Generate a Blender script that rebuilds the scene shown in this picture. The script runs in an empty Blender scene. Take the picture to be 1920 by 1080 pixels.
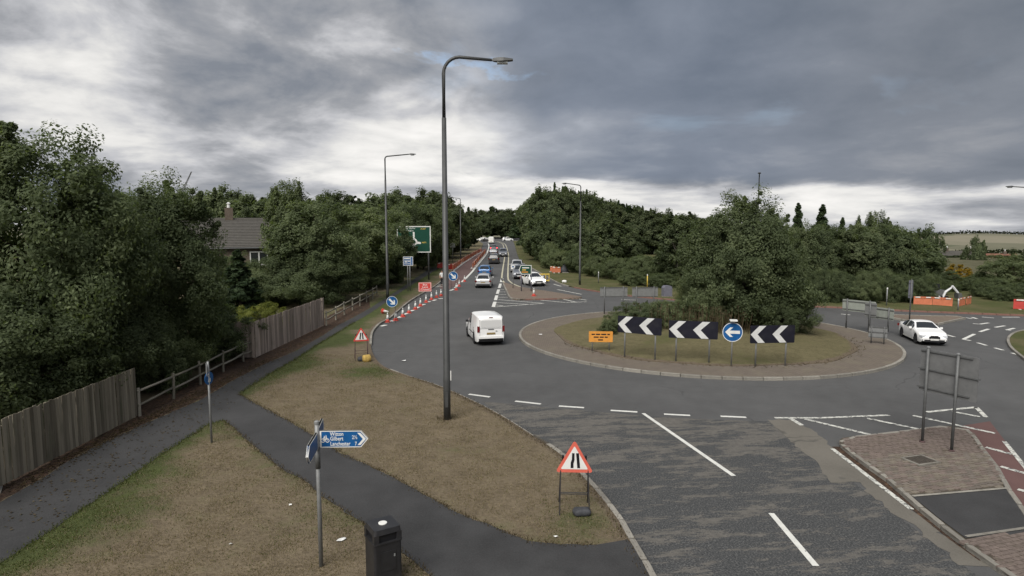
import bpy, bmesh, math, random
import numpy as np
from mathutils import Vector, Matrix

# ------------------------------------------------------------------ camera, sky, sun
SC = bpy.context.scene
COL = SC.collection
H, F = 7.2, 1200.0                     # camera height (m), focal length in photo pixels (1920 wide)
PITCH = math.atan(124.0 / F)
cd = bpy.data.cameras.new('camera')
cam = bpy.data.objects.new('camera', cd)
COL.objects.link(cam)
cam.location = (0, 0, H)
cam.rotation_euler = (math.pi / 2 - PITCH, 0, 0)
cd.sensor_fit = 'HORIZONTAL'
cd.angle = 2 * math.atan(960 / F)
cd.clip_start, cd.clip_end = 0.2, 6000
SC.camera = cam
SC.view_settings.view_transform = 'Standard'
SC.view_settings.look = 'None'
SC.view_settings.exposure = 1.55
SC.view_settings.gamma = 1.0
SC.view_settings.use_curve_mapping = False
try:
    SC.cycles.use_denoising = True
    SC.cycles.max_bounces = 6
    SC.cycles.diffuse_bounces = 5
    SC.cycles.glossy_bounces = 3
    SC.cycles.transmission_bounces = 3
    SC.cycles.caustics_reflective = False
    SC.cycles.caustics_refractive = False
except Exception:
    pass

SUN_AZ, SUN_EL = math.radians(205), math.radians(48)      # azimuth from +Y towards +X


class Nodes:
    def __init__(s, tree):
        s.t = tree
        s.n = tree.nodes
        s.l = tree.links

    def new(s, typ, **kw):
        n = s.n.new(typ)
        for k, v in kw.items():
            setattr(n, k, v)
        return n

    def put(s, sock, v):
        if hasattr(v, 'is_linked') or isinstance(v, bpy.types.NodeSocket):
            s.l.new(v, sock)
        else:
            sock.default_value = v

    def m(s, op, a, b=None, c=None, clamp=False):
        n = s.n.new('ShaderNodeMath')
        n.operation = op
        n.use_clamp = clamp
        for i, v in enumerate((a, b, c)):
            if v is not None:
                s.put(n.inputs[i], v)
        return n.outputs[0]

    def smooth(s, x, a, b):
        n = s.n.new('ShaderNodeMapRange')
        n.interpolation_type = 'SMOOTHSTEP'
        s.put(n.inputs['Value'], x)
        s.put(n.inputs['From Min'], a)
        s.put(n.inputs['From Max'], b)
        return n.outputs['Result']

    def noise(s, vec, scale, detail=4, rough=.5, dist=0.0, out='Fac'):
        n = s.n.new('ShaderNodeTexNoise')
        if vec is not None:
            s.l.new(vec, n.inputs['Vector'])
        n.inputs['Scale'].default_value = scale
        n.inputs['Detail'].default_value = detail
        n.inputs['Roughness'].default_value = rough
        n.inputs['Distortion'].default_value = dist
        return n.outputs[out]

    def mix(s, fac, a, b, mode='MIX'):
        n = s.n.new('ShaderNodeMix')
        n.data_type = 'RGBA'
        n.blend_type = mode
        s.put(n.inputs[0], fac)
        for i, v in ((6, a), (7, b)):
            if isinstance(v, tuple):
                v = (v[0], v[1], v[2], 1)
            s.put(n.inputs[i], v)
        return n.outputs[2]

    def ramp(s, fac, stops):
        n = s.n.new('ShaderNodeValToRGB')
        s.put(n.inputs[0], fac)
        e = n.color_ramp.elements
        while len(e) < len(stops):
            e.new(0.5)
        for k, (p, c) in enumerate(stops):
            e[k].position = p
            e[k].color = (c[0], c[1], c[2], 1)
        return n.outputs[0]

    def vmul(s, vec, xyz):
        n = s.n.new('ShaderNodeVectorMath')
        n.operation = 'MULTIPLY'
        s.l.new(vec, n.inputs[0])
        n.inputs[1].default_value = xyz
        return n.outputs[0]

    def vadd(s, vec, xyz):
        n = s.n.new('ShaderNodeVectorMath')
        n.operation = 'ADD'
        s.l.new(vec, n.inputs[0])
        s.put(n.inputs[1], xyz)
        return n.outputs[0]


def build_world():
    w = bpy.data.worlds.new('World')
    SC.world = w
    w.use_nodes = True
    N = Nodes(w.node_tree)
    N.n.clear()
    out = N.new('ShaderNodeOutputWorld')
    tc = N.new('ShaderNodeTexCoord')
    sep = N.new('ShaderNodeSeparateXYZ')
    D = tc.outputs['Generated']
    N.l.new(D, sep.inputs[0])
    dx, dy, dz = sep.outputs
    zc = N.m('MAXIMUM', N.m('ADD', dz, 0.10), 0.03)
    cmb = N.new('ShaderNodeCombineXYZ')
    N.l.new(N.m('MULTIPLY', dx, 2.6), cmb.inputs[0])
    N.l.new(N.m('MULTIPLY', dy, 2.6), cmb.inputs[1])
    N.l.new(N.m('MULTIPLY', N.m('LOGARITHM', zc, 2.71828), 1.75), cmb.inputs[2])
    P = cmb.outputs[0]
    az = N.m('ARCTAN2', dx, dy)
    big = N.noise(P, 0.85, 4, .5, .25)
    mid = N.noise(P, 2.3, 7, .58, .35)
    fine = N.noise(P, 7.5, 5, .6, .3)
    vo = N.new('ShaderNodeTexVoronoi')
    vo.feature = 'SMOOTH_F1'
    vo.inputs['Scale'].default_value = 2.6
    vo.inputs['Smoothness'].default_value = .55
    N.l.new(N.vadd(P, N.vmul(N.noise(P, 2.0, 5, .55, 0, 'Color'), (.55, .55, .55))), vo.inputs['Vector'])
    puff = vo.outputs['Distance']
    wob = N.m('MULTIPLY', N.m('SUBTRACT', mid, .5), 0.16)
    wob2 = N.m('MULTIPLY', N.m('SUBTRACT', big, .5), 0.5)
    # mottled cloud deck
    t = N.m('ADD', N.m('ADD', N.m('MULTIPLY', big, 1.1), N.m('MULTIPLY', mid, .95)), N.m('MULTIPLY', fine, .26))
    t = N.m('ADD', N.m('MULTIPLY', N.m('SUBTRACT', t, 1.155), 1.05), .555)
    t = N.m('SUBTRACT', t, N.m('MULTIPLY', N.m('SUBTRACT', puff, .33), .5))
    # bright patch where the sun stands behind the deck
    e1 = N.m('DIVIDE', N.m('ADD', az, 0.15), 0.30)
    e2 = N.m('DIVIDE', N.m('SUBTRACT', dz, 0.105), 0.085)
    r2 = N.m('ADD', N.m('MULTIPLY', e1, e1), N.m('MULTIPLY', e2, e2))
    glow = N.m('EXPONENT', N.m('MULTIPLY', r2, -1.0))
    t = N.m('ADD', t, N.m('MULTIPLY', glow, .44))
    # low bright strip below the deck's far edge
    azw = N.m('MULTIPLY', N.smooth(az, -0.42, 0.0), N.m('SUBTRACT', 1.0, N.smooth(az, .52, .75)))
    edge = N.m('ADD', N.m('SUBTRACT', 0.066, N.m('MULTIPLY', az, 0.03)), N.m('MULTIPLY', wob, .16))
    strip = N.m('MULTIPLY', N.m('SUBTRACT', 1.0, N.smooth(dz, N.m('SUBTRACT', edge, .012), N.m('ADD', edge, .006))), azw)
    t = N.m('ADD', t, N.m('MULTIPLY', strip, .26))
    # heavy slate-blue bank to the right
    dk = N.m('MULTIPLY', N.smooth(N.m('ADD', N.m('ADD', az, N.m('MULTIPLY', N.m('SUBTRACT', dz, .10), .55)), N.m('ADD', wob2, wob)), -0.09, 0.12), N.m('SUBTRACT', 1.0, N.smooth(az, .95, 1.5)))
    dk = N.m('MULTIPLY', dk, N.smooth(dz, N.m('SUBTRACT', edge, .006), N.m('ADD', edge, .012)))
    calm = N.m('ADD', .268, N.m('MULTIPLY', N.m('SUBTRACT', t, .55), .5))
    mixv = N.new('ShaderNodeMix')
    N.l.new(dk, mixv.inputs[0])
    N.l.new(t, mixv.inputs[2])
    N.l.new(calm, mixv.inputs[3])
    t = mixv.outputs[0]
    col = N.ramp(t, [(0.0, (.165, .19, .23)), (.28, (.245, .268, .31)), (.46, (.37, .382, .41)), (.62, (.58, .585, .61)), (.8, (.84, .83, .81)), (1.0, (1.0, .98, .95))])
    blu = N.m('MULTIPLY', dk, N.m('SUBTRACT', .75, N.m('MULTIPLY', N.smooth(az, .25, .6), .75)))
    warm = N.mix(blu, col, N.mix(1.0, col, (.94, 1.0, 1.09), 'MULTIPLY'))
    bg = N.new('ShaderNodeBackground')
    N.l.new(warm, bg.inputs['Color'])
    bg.inputs['Strength'].default_value = 0.33
    sky = N.new('ShaderNodeTexSky')
    sky.sky_type = 'NISHITA'
    sky.sun_disc = False
    sky.sun_elevation = SUN_EL
    sky.sun_rotation = SUN_AZ
    bs = N.new('ShaderNodeBackground')
    N.l.new(sky.outputs[0], bs.inputs['Color'])
    bs.inputs['Strength'].default_value = 0.06
    gap = N.noise(N.vadd(P, (4.3, 1.2, 2.0)), 1.4, 5, .55, .4)
    hole = N.m('MULTIPLY', N.smooth(gap, .60, .72), .12)
    hole = N.m('MULTIPLY', hole, N.smooth(dz, .09, .16))
    for ha, hd, wa, wd_ in ((-.07, .225, .10, .020),):
        q1 = N.m('DIVIDE', N.m('ADD', N.m('SUBTRACT', az, ha), N.m('MULTIPLY', N.m('SUBTRACT', mid, .5), .5)), wa)
        q2 = N.m('DIVIDE', N.m('ADD', N.m('SUBTRACT', dz, hd), N.m('MULTIPLY', N.m('SUBTRACT', N.noise(P, 4.2, 6, .6), .5), .16)), wd_)
        g2 = N.m('EXPONENT', N.m('MULTIPLY', N.m('ADD', N.m('MULTIPLY', q1, q1), N.m('MULTIPLY', q2, q2)), -1.0))
        hole = N.m('MAXIMUM', hole, N.m('MULTIPLY', N.smooth(N.m('MULTIPLY', g2, N.m('ADD', .1, N.m('MULTIPLY', mid, 1.6))), .35, 1.0), .5))
    mx = N.new('ShaderNodeMixShader')
    N.l.new(hole, mx.inputs[0])
    N.l.new(bg.outputs[0], mx.inputs[1])
    N.l.new(bs.outputs[0], mx.inputs[2])
    N.l.new(mx.outputs[0], out.inputs[0])


build_world()
sl = bpy.data.lights.new('sun', 'SUN')
sl.energy = 1.5
sl.angle = math.radians(45)
sl.color = (1, .96, .9)
sun = bpy.data.objects.new('sun', sl)
COL.objects.link(sun)
_sd = Vector((math.sin(SUN_AZ) * math.cos(SUN_EL), math.cos(SUN_AZ) * math.cos(SUN_EL), math.sin(SUN_EL)))
sun.rotation_euler = _sd.to_track_quat('Z', 'Y').to_euler()


# ------------------------------------------------------------------ where a photo pixel meets the ground
def ray(u, v):
    x, y = (u - 960) / F, -(v - 540) / F
    return x, math.cos(PITCH) + y * math.sin(PITCH), -math.sin(PITCH) + y * math.cos(PITCH)


def G(u, v, z=0.0):
    a, b, c = ray(u, v)
    t = (z - H) / c
    return Vector((a * t, b * t, z))


def ZA(u, v, Y):
    a, b, c = ray(u, v)
    t = Y / b
    return Vector((a * t, Y, H + c * t))


def facing(p):
    return math.atan2(-p[0], p[1])


# ------------------------------------------------------------------ materials
def newmat(name):
    m = bpy.data.materials.new(name)
    m.use_nodes = True
    N = Nodes(m.node_tree)
    b = N.n['Principled BSDF']
    return m, N, b


def bump(N, b, h, strength=.3, dist=.02):
    n = N.new('ShaderNodeBump')
    n.inputs['Strength'].default_value = strength
    n.inputs['Distance'].default_value = dist
    N.l.new(h, n.inputs['Height'])
    N.l.new(n.outputs[0], b.inputs['Normal'])


def mk(name, c, rough=.7, var=.12, scale=6.0, bmp=0.0, spec=.3, metal=0.0, dirt=None, rnd=0.0):
    m, N, b = newmat(name)
    tc = N.new('ShaderNodeTexCoord')
    v = tc.outputs['Object']
    n = N.noise(v, scale, 5, .6)
    lo = tuple(max(0, x * (1 - var * 1.6)) for x in c)
    hi = tuple(min(1, x * (1 + var * 1.2)) for x in c)
    col = N.ramp(n, [(.25, lo), (.75, hi)])
    if dirt:
        d = N.noise(v, scale * .35, 6, .65)
        col = N.mix(N.m('MULTIPLY', N.smooth(d, .5, .75), dirt[1]), col, dirt[0])
    if rnd:
        oi = N.new('ShaderNodeObjectInfo')
        k = N.m('ADD', 1.0 - rnd, N.m('MULTIPLY', oi.outputs['Random'], 2 * rnd))
        g = N.new('ShaderNodeCombineXYZ')
        for i in range(3):
            N.l.new(k, g.inputs[i])
        col = N.mix(1.0, col, g.outputs[0], 'MULTIPLY')
    N.l.new(col, b.inputs['Base Color'])
    b.inputs['Roughness'].default_value = rough
    b.inputs['Specular IOR Level'].default_value = spec
    b.inputs['Metallic'].default_value = metal
    if bmp:
        bump(N, b, N.noise(v, scale * 6, 3, .6), bmp, .01)
    return m


M = {}


def wpos(N):
    return N.new('ShaderNodeNewGeometry').outputs['Position']


def road_mat(name, base, speck=.35, tint=(1, 1, 1)):
    m, N, b = newmat(name)
    p = wpos(N)
    big = N.noise(p, .16, 4, .6)
    mid = N.noise(p, 1.3, 5, .65)
    fin = N.noise(p, 26, 3, .7)
    f = N.m('ADD', N.m('MULTIPLY', big, .45), N.m('ADD', N.m('MULTIPLY', mid, .25), N.m('MULTIPLY', fin, .3)))
    lo = tuple(base * (1 - speck) * t for t in tint)
    hi = tuple(base * (1 + speck) * t for t in tint)
    col = N.ramp(f, [(.32, lo), (.68, hi)])
    # tar seams and oil drips
    vor = N.new('ShaderNodeTexVoronoi')
    vor.feature = 'DISTANCE_TO_EDGE'
    vor.inputs['Scale'].default_value = .13
    N.l.new(N.vadd(p, N.noise(p, .6, 3, .6, 0, 'Color')), vor.inputs['Vector'])
    crack = N.m('MULTIPLY', N.m('SUBTRACT', 1.0, N.smooth(vor.outputs['Distance'], 0.0, .006)), N.smooth(big, .5, .62))
    col = N.mix(N.m('MULTIPLY', crack, .6), col, (.035, .035, .035))
    oil = N.smooth(N.noise(p, 2.2, 2, .5), .69, .78)
    col = N.mix(N.m('MULTIPLY', oil, .35), col, (.05, .05, .05))
    N.l.new(col, b.inputs['Base Color'])
    b.inputs['Roughness'].default_value = .85
    b.inputs['Specular IOR Level'].default_value = .25
    bump(N, b, fin, .5, .015)
    return m


def worn_mat(name):
    m, N, b = newmat(name)
    p = wpos(N)
    mp = N.new('ShaderNodeMapping')
    mp.inputs['Rotation'].default_value = (0, 0, math.radians(-8))
    N.l.new(p, mp.inputs[0])
    st = N.noise(N.vmul(mp.outputs[0], (.42, 1.45, 1)), 1.0, 8, .74, .1)
    st2 = N.noise(N.vmul(mp.outputs[0], (1.1, 4.2, 1)), 1.0, 4, .6)
    fin = N.noise(p, 24, 3, .75)
    far = N.new('ShaderNodeSeparateXYZ')
    N.l.new(p, far.inputs[0])
    bias = N.m('MULTIPLY', N.smooth(far.outputs[1], 15, 25), .06)
    comb = N.noise(N.vmul(mp.outputs[0], (5.0, 14.0, 1)), 1.0, 3, .7)
    f = N.m('ADD', N.m('ADD', N.m('MULTIPLY', st, .62), N.m('MULTIPLY', st2, .22)), N.m('ADD', bias, N.m('MULTIPLY', comb, .16)))
    f = N.m('ADD', f, N.m('MULTIPLY', N.m('SUBTRACT', fin, .5), .10))
    k = N.m('MULTIPLY', N.smooth(f, .508, .56), .72)
    chips = N.ramp(fin, [(.30, (.028, .029, .031)), (.52, (.06, .062, .063)), (.72, (.16, .16, .155))])
    tan = N.ramp(N.noise(p, 5, 4, .6), [(.3, (.105, .098, .087)), (.7, (.165, .153, .136))])
    col = N.mix(k, chips, tan)
    N.l.new(col, b.inputs['Base Color'])
    b.inputs['Roughness'].default_value = .9
    b.inputs['Specular IOR Level'].default_value = .2
    bump(N, b, fin, .8, .02)
    return m


def grass_mat(name, dry1, dry2, green1, green2, amount=0.0, attr=False):
    m, N, b = newmat(name)
    p = wpos(N)
    big = N.noise(p, .35, 4, .6)
    mid = N.noise(p, 2.2, 5, .65)
    fin = N.noise(N.vmul(p, (1, 1, 1)), 22, 4, .75)
    med = N.noise(N.vmul(p, (1, 1.7, 1)), 7.5, 4, .7)
    dry = N.ramp(N.m('ADD', N.m('ADD', N.m('MULTIPLY', mid, .30), N.m('MULTIPLY', med, .4)), N.m('MULTIPLY', fin, .3)), [(.38, dry1), (.60, dry2)])
    grn = N.ramp(N.m('ADD', N.m('MULTIPLY', mid, .4), N.m('MULTIPLY', fin, .6)), [(.33, green1), (.66, green2)])
    f = N.m('ADD', N.m('ADD', N.m('MULTIPLY', big, .9), N.m('MULTIPLY', mid, .8)), amount - .85)
    f = N.m('ADD', f, N.m('MULTIPLY', N.m('SUBTRACT', fin, .5), .5))
    sand = None
    if attr:
        a = N.new('ShaderNodeAttribute')
        a.attribute_name = 'lush'
        f = N.m('ADD', f, a.outputs['Fac'])
        a2 = N.new('ShaderNodeAttribute')
        a2.attribute_name = 'bare'
        sand = N.smooth(N.m('ADD', a2.outputs['Fac'], N.m('MULTIPLY', N.m('SUBTRACT', mid, .5), 1.2)), .45, .8)
    col = N.mix(N.smooth(f, .05, .55), dry, grn)
    if attr:
        soil = N.ramp(fin, [(.3, (.075, .055, .04)), (.7, (.20, .165, .12))])
        col = N.mix(sand, col, soil)
    N.l.new(col, b.inputs['Base Color'])
    b.inputs['Roughness'].default_value = .95
    b.inputs['Specular IOR Level'].default_value = .1
    bump(N, b, N.m('ADD', fin, N.m('MULTIPLY', mid, .8)), .9, .05)
    return m


def field_mat(name):
    m, N, b = newmat(name)
    p = wpos(N)
    vo = N.new('ShaderNodeTexVoronoi')
    vo.inputs['Scale'].default_value = .0075
    N.l.new(N.vmul(p, (1, .55, 0)), vo.inputs['Vector'])
    sp = N.new('ShaderNodeSeparateColor')
    N.l.new(vo.outputs['Color'], sp.inputs[0])
    near = N.ramp(N.noise(p, .5, 5, .65), [(.3, (.06, .062, .035)), (.7, (.13, .12, .075))])
    far = N.ramp(sp.outputs[0], [(.1, (.09, .10, .06)), (.35, (.17, .16, .115)), (.6, (.12, .125, .08)), (.85, (.23, .21, .155))])
    yy = N.new('ShaderNodeSeparateXYZ')
    N.l.new(p, yy.inputs[0])
    col = N.mix(N.smooth(yy.outputs[1], 150, 320), near, N.mix(.25, far, N.ramp(N.noise(p, .03, 5, .6), [(.3, (.08, .085, .06)), (.7, (.2, .19, .14))])))
    N.l.new(col, b.inputs['Base Color'])
    b.inputs['Roughness'].default_value = .95
    b.inputs['Specular IOR Level'].default_value = .1
    return m


def brick_mat(name, c1, c2, mortar, scale):
    m, N, b = newmat(name)
    p = wpos(N)
    t = N.new('ShaderNodeTexBrick')
    N.l.new(p, t.inputs['Vector'])
    t.inputs['Color1'].default_value = (*c1, 1)
    t.inputs['Color2'].default_value = (*c2, 1)
    t.inputs['Mortar'].default_value = (*mortar, 1)
    t.inputs['Scale'].default_value = scale
    t.inputs['Mortar Size'].default_value = .03
    n = N.noise(p, .8, 5, .65)
    col = N.mix(N.smooth(n, .4, .75), t.outputs[0], N.mix(.55, t.outputs[0], (.17, .15, .11)))
    col = N.mix(N.m('MULTIPLY', N.smooth(N.noise(p, 3.0, 4, .6), .6, .8), .5), col, (.07, .065, .05))
    N.l.new(col, b.inputs['Base Color'])
    b.inputs['Roughness'].default_value = .9
    b.inputs['Specular IOR Level'].default_value = .2
    bump(N, b, t.outputs['Fac'], .3, -.01)
    return m


def leaf_mat(name, dark, mid, light):
    m, N, b = newmat(name)
    a = N.new('ShaderNodeAttribute')
    a.attribute_name = 'tint'
    oi = N.new('ShaderNodeObjectInfo')
    f = N.m('ADD', N.m('MULTIPLY', a.outputs['Fac'], .72), N.m('MULTIPLY', oi.outputs['Random'], .34))
    col = N.ramp(f, [(.1, dark), (.5, mid), (.95, light)])
    N.l.new(col, b.inputs['Base Color'])
    b.inputs['Roughness'].default_value = .6
    b.inputs['Specular IOR Level'].default_value = .12
    tr = N.new('ShaderNodeBsdfTranslucent')
    N.l.new(N.mix(1.0, col, (1.0, 1.1, .5), 'MULTIPLY'), tr.inputs['Color'])
    mx = N.new('ShaderNodeMixShader')
    mx.inputs[0].default_value = .5
    N.l.new(b.outputs[0], mx.inputs[1])
    N.l.new(tr.outputs[0], mx.inputs[2])
    N.l.new(mx.outputs[0], N.n['Material Output'].inputs[0])
    return m


def paint_mat(name, c, wear=.5, under=(.085, .085, .085)):
    m, N, b = newmat(name)
    p = wpos(N)
    k = N.smooth(N.m('ADD', N.m('MULTIPLY', N.noise(p, 7, 5, .7), .7), N.m('MULTIPLY', N.noise(p, 40, 2, .6), .3)), .72 - wear * .30, .77 - wear * .26)
    base = N.ramp(N.noise(p, 3, 4, .6), [(.3, tuple(x * .8 for x in c)), (.7, c)])
    N.l.new(N.mix(k, base, under), b.inputs['Base Color'])
    b.inputs['Roughness'].default_value = .7
    return m


def tile_mat(name, c):
    m, N, b = newmat(name)
    v = N.new('ShaderNodeTexCoord').outputs['Object']
    n = N.noise(v, 3, 5, .7)
    f = N.noise(N.vmul(v, (6, 1, 1)), 3, 3, .6)
    col = N.ramp(N.m('ADD', N.m('MULTIPLY', n, .6), N.m('MULTIPLY', f, .4)), [(.3, tuple(x * .7 for x in c)), (.7, tuple(x * 1.25 for x in c))])
    N.l.new(col, b.inputs['Base Color'])
    b.inputs['Roughness'].default_value = .85
    return m


def wood_mat(name, c1, c2):
    m, N, b = newmat(name)
    v = N.new('ShaderNodeTexCoord').outputs['Object']
    oi = N.new('ShaderNodeObjectInfo')
    off = N.new('ShaderNodeCombineXYZ')
    N.l.new(N.m('MULTIPLY', oi.outputs['Random'], 37.0), off.inputs[0])
    vv = N.vadd(v, off.outputs[0])
    g = N.noise(N.vmul(vv, (30, 30, 1.2)), 1.0, 4, .6)
    s = N.noise(vv, 1.6, 4, .6)
    f = N.m('ADD', N.m('ADD', N.m('MULTIPLY', g, .5), N.m('MULTIPLY', s, .3)), N.m('MULTIPLY', oi.outputs['Random'], .48))
    col = N.ramp(f, [(.34, c1), (.92, c2)])
    alg = N.smooth(N.noise(vv, .9, 4, .6), .52, .72)
    col = N.mix(N.m('MULTIPLY', alg, .4), col, (.07, .085, .045))
    N.l.new(col, b.inputs['Base Color'])
    b.inputs['Roughness'].default_value = .9
    b.inputs['Specular IOR Level'].default_value = .15
    bump(N, b, g, .4, .01)
    return m


def carpaint(name, c, metal=0.0):
    m, N, b = newmat(name)
    v = N.new('ShaderNodeTexCoord').outputs['Object']
    sep = N.new('ShaderNodeSeparateXYZ')
    N.l.new(v, sep.inputs[0])
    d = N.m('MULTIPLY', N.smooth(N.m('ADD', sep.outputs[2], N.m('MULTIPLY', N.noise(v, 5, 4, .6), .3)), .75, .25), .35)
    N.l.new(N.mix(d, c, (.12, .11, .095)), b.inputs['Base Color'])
    b.inputs['Roughness'].default_value = .28
    b.inputs['Metallic'].default_value = metal
    b.inputs['Coat Weight'].default_value = .6
    b.inputs['Coat Roughness'].default_value = .08
    return m


def emit_mat(name, c, e):
    m, N, b = newmat(name)
    b.inputs['Base Color'].default_value = (*c, 1)
    b.inputs['Emission Color'].default_value = (*c, 1)
    b.inputs['Emission Strength'].default_value = e
    b.inputs['Roughness'].default_value = .25
    return m


def glass_mat(name, c=(.02, .023, .026)):
    m, N, b = newmat(name)
    b.inputs['Base Color'].default_value = (*c, 1)
    b.inputs['Roughness'].default_value = .06
    b.inputs['Specular IOR Level'].default_value = .6
    return m


M['asphalt'] = road_mat('asphalt', .083, .32, (1, 1, 1.0))
M['asphalt_dark'] = road_mat('asphalt_dark', .045, .5, (1, 1.0, 1.02))
M['worn'] = worn_mat('worn_chippings')
M['tan_asphalt'] = road_mat('tan_asphalt', .12, .3, (1.08, 1, .86))
M['red_asphalt'] = road_mat('red_asphalt', .09, .25, (1.35, .78, .72))
M['redlane'] = road_mat('cycle_lane_red', .10, .3, (1.2, .78, .74))
M['verge'] = grass_mat('dry_verge', (.10, .08, .054), (.215, .174, .118), (.035, .046, .018), (.095, .11, .042), 0.0, True)
M['grass'] = grass_mat('rough_grass', (.075, .068, .036), (.18, .155, .085), (.035, .046, .017), (.095, .105, .04), .35)
M['island_grass'] = grass_mat('island_grass', (.085, .075, .04), (.17, .15, .085), (.045, .052, .02), (.11, .115, .045), .02, True)
M['field'] = field_mat('fields')
M['soil'] = mk('leaf_soil', (.06, .042, .032), .95, .5, 14, .6, .1, dirt=((.15, .085, .05), .8))
M['setts'] = mk('setts', (.16, .137, .118), .9, .25, 9, .5, .2, dirt=((.10, .09, .06), .7), rnd=.16)
M['setts2'] = mk('setts_pink', (.165, .132, .115), .9, .25, 9, .5, .2, dirt=((.09, .08, .055), .7), rnd=.16)
M['setts3'] = mk('setts_buff', (.172, .148, .12), .9, .25, 9, .5, .2, dirt=((.09, .085, .055), .7), rnd=.16)
M['sand'] = mk('joint_sand', (.075, .065, .05), .95, .3, 20)
M['apron'] = brick_mat('apron_bricks', (.165, .135, .115), (.135, .112, .095), (.09, .08, .06), 2.2)
M['apron2'] = brick_mat('splitter_bricks', (.20, .15, .125), (.17, .13, .105), (.09, .08, .06), 2.2)
M['kerb'] = mk('kerb_concrete', (.235, .222, .195), .9, .18, 5, .3, .2, dirt=((.10, .09, .07), .8), rnd=.2)
M['kerb_red'] = mk('kerb_red', (.20, .11, .09), .9, .18, 5, .3, .2, dirt=((.10, .08, .06), .7))
M['white_line'] = paint_mat('white_line', (.66, .66, .62), .45)
M['white_line_worn'] = paint_mat('white_line_worn', (.6, .6, .55), .75)
M['yellow_line'] = paint_mat('yellow_line', (.52, .49, .36), .6)
M['steel'] = mk('galvanised', (.23, .235, .235), .55, .12, 8, 0, .4, .3)
M['steel_dark'] = mk('grey_post', (.115, .118, .118), .55, .15, 5, 0, .35, .2)
M['lamp_grey'] = mk('lamp_column', (.062, .064, .064), .5, .15, 3, 0, .4, .2)
M['black_steel'] = mk('black_steel', (.025, .024, .026), .5, .2, 8)
M['rust_steel'] = mk('rusty_frame', (.075, .045, .045), .7, .3, 12)
M['lamp_glass'] = mk('lamp_lens', (.28, .29, .28), .2, .05)
M['sign_back'] = mk('sign_back', (.20, .205, .205), .6, .12, 4, 0, .3, .2)
M['white'] = mk('white_film', (.70, .70, .67), .45, .06, 4, dirt=((.42, .40, .35), .45))
M['offwhite'] = mk('worn_white', (.56, .565, .55), .5, .1, 4)
M['red'] = mk('sign_red', (.55, .06, .05), .5, .12, 4)
M['red_faded'] = mk('sign_red_faded', (.62, .13, .09), .5, .12, 3)
M['blue'] = mk('sign_blue', (.008, .085, .25), .4, .15, 4, dirt=((.05, .10, .19), .5))
M['green'] = mk('sign_green', (.008, .055, .035), .45, .1, 4)
M['yellow'] = mk('sign_yellow', (.58, .42, .08), .5, .1, 4)
M['orange'] = mk('sign_orange', (.62, .27, .05), .55, .12, 4)
M['black'] = mk('black_film', (.012, .012, .014), .45, .1, 4)
M['navy'] = mk('chevron_black', (.012, .012, .02), .4, .2, 4, dirt=((.035, .034, .034), .6))
M['barrier'] = mk('barrier_orange', (.52, .17, .09), .55, .15, 2, 0, .3)
M['barrier_red'] = mk('barrier_red', (.46, .06, .05), .55, .15, 2, 0, .3)
M['rubber'] = mk('rubber', (.018, .018, .018), .85, .2, 6)
M['cone_red'] = mk('cone_red', (.50, .075, .055), .6, .2, 6, 0, .3, dirt=((.16, .08, .06), .6))
M['fence1'] = wood_mat('weathered_boards', (.10, .088, .066), (.32, .285, .22))
M['fence2'] = wood_mat('pale_boards', (.20, .165, .14), (.42, .35, .305))
M['rail'] = wood_mat('rail_wood', (.15, .14, .11), (.30, .28, .235))
M['bark'] = mk('bark', (.05, .042, .033), .95, .35, 10, .6, .1)
M['birch'] = mk('pale_bark', (.22, .2, .17), .9, .35, 8, .4, .1)
M['leaf_a'] = leaf_mat('leaf_dark', (0.0525, 0.0716, 0.0376), (0.108, 0.1365, 0.0717), (0.1798, 0.2133, 0.1121))
M['leaf_b'] = leaf_mat('leaf_olive', (0.0559, 0.0728, 0.0384), (0.12, 0.1487, 0.0782), (0.1999, 0.2351, 0.1235))
M['leaf_c'] = leaf_mat('leaf_light', (0.0577, 0.0759, 0.0399), (0.1277, 0.158, 0.0831), (0.211, 0.2401, 0.1263))
M['leaf_d'] = leaf_mat('leaf_wood', (0.0417, 0.0569, 0.0299), (0.086, 0.1074, 0.0565), (0.1527, 0.1769, 0.093))
M['leaf_autumn'] = leaf_mat('leaf_autumn', (.10, .075, .012), (.26, .17, .02), (.38, .25, .03))
M['leaf_lime'] = leaf_mat('leaf_lime', (.08, .09, .025), (.18, .20, .05), (.29, .29, .09))
M['leaf_pine'] = leaf_mat('leaf_pine', (0.0347, 0.0546, 0.0299), (0.0667, 0.097, 0.0511), (0.12, 0.1592, 0.0837))
M['stalk'] = leaf_mat('dead_stalk', (.045, .032, .02), (.10, .075, .045), (.20, .165, .11))
M['glass'] = glass_mat('car_glass')
M['tyre'] = mk('tyre', (.02, .02, .021), .9, .15, 10)
M['rim'] = mk('rim', (.42, .43, .44), .35, .05, 5, 0, .5, .8)
M['rim_dark'] = mk('rim_dark', (.06, .06, .065), .4, .05, 5, 0, .5, .6)
M['plastic'] = mk('black_plastic', (.02, .02, .022), .6, .1, 8)
M['tail'] = mk('tail_lens', (.14, .012, .012), .25, .05, 6)
M['tail_lit'] = emit_mat('tail_lit', (.9, .04, .06), 1.6)
M['head'] = mk('head_lens', (.55, .57, .6), .15, .05, 6)
M['head_lit'] = emit_mat('head_lit', (1, .97, .9), 2.2)
M['plate_y'] = mk('plate_yellow', (.26, .19, .08), .5, .25, 18)
M['plate_w'] = mk('plate_white', (.65, .65, .62), .5, .2, 18)
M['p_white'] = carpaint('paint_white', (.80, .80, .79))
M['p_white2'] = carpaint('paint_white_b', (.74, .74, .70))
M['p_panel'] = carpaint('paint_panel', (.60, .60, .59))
M['p_silver'] = carpaint('paint_silver', (.50, .50, .50), .25)
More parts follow.
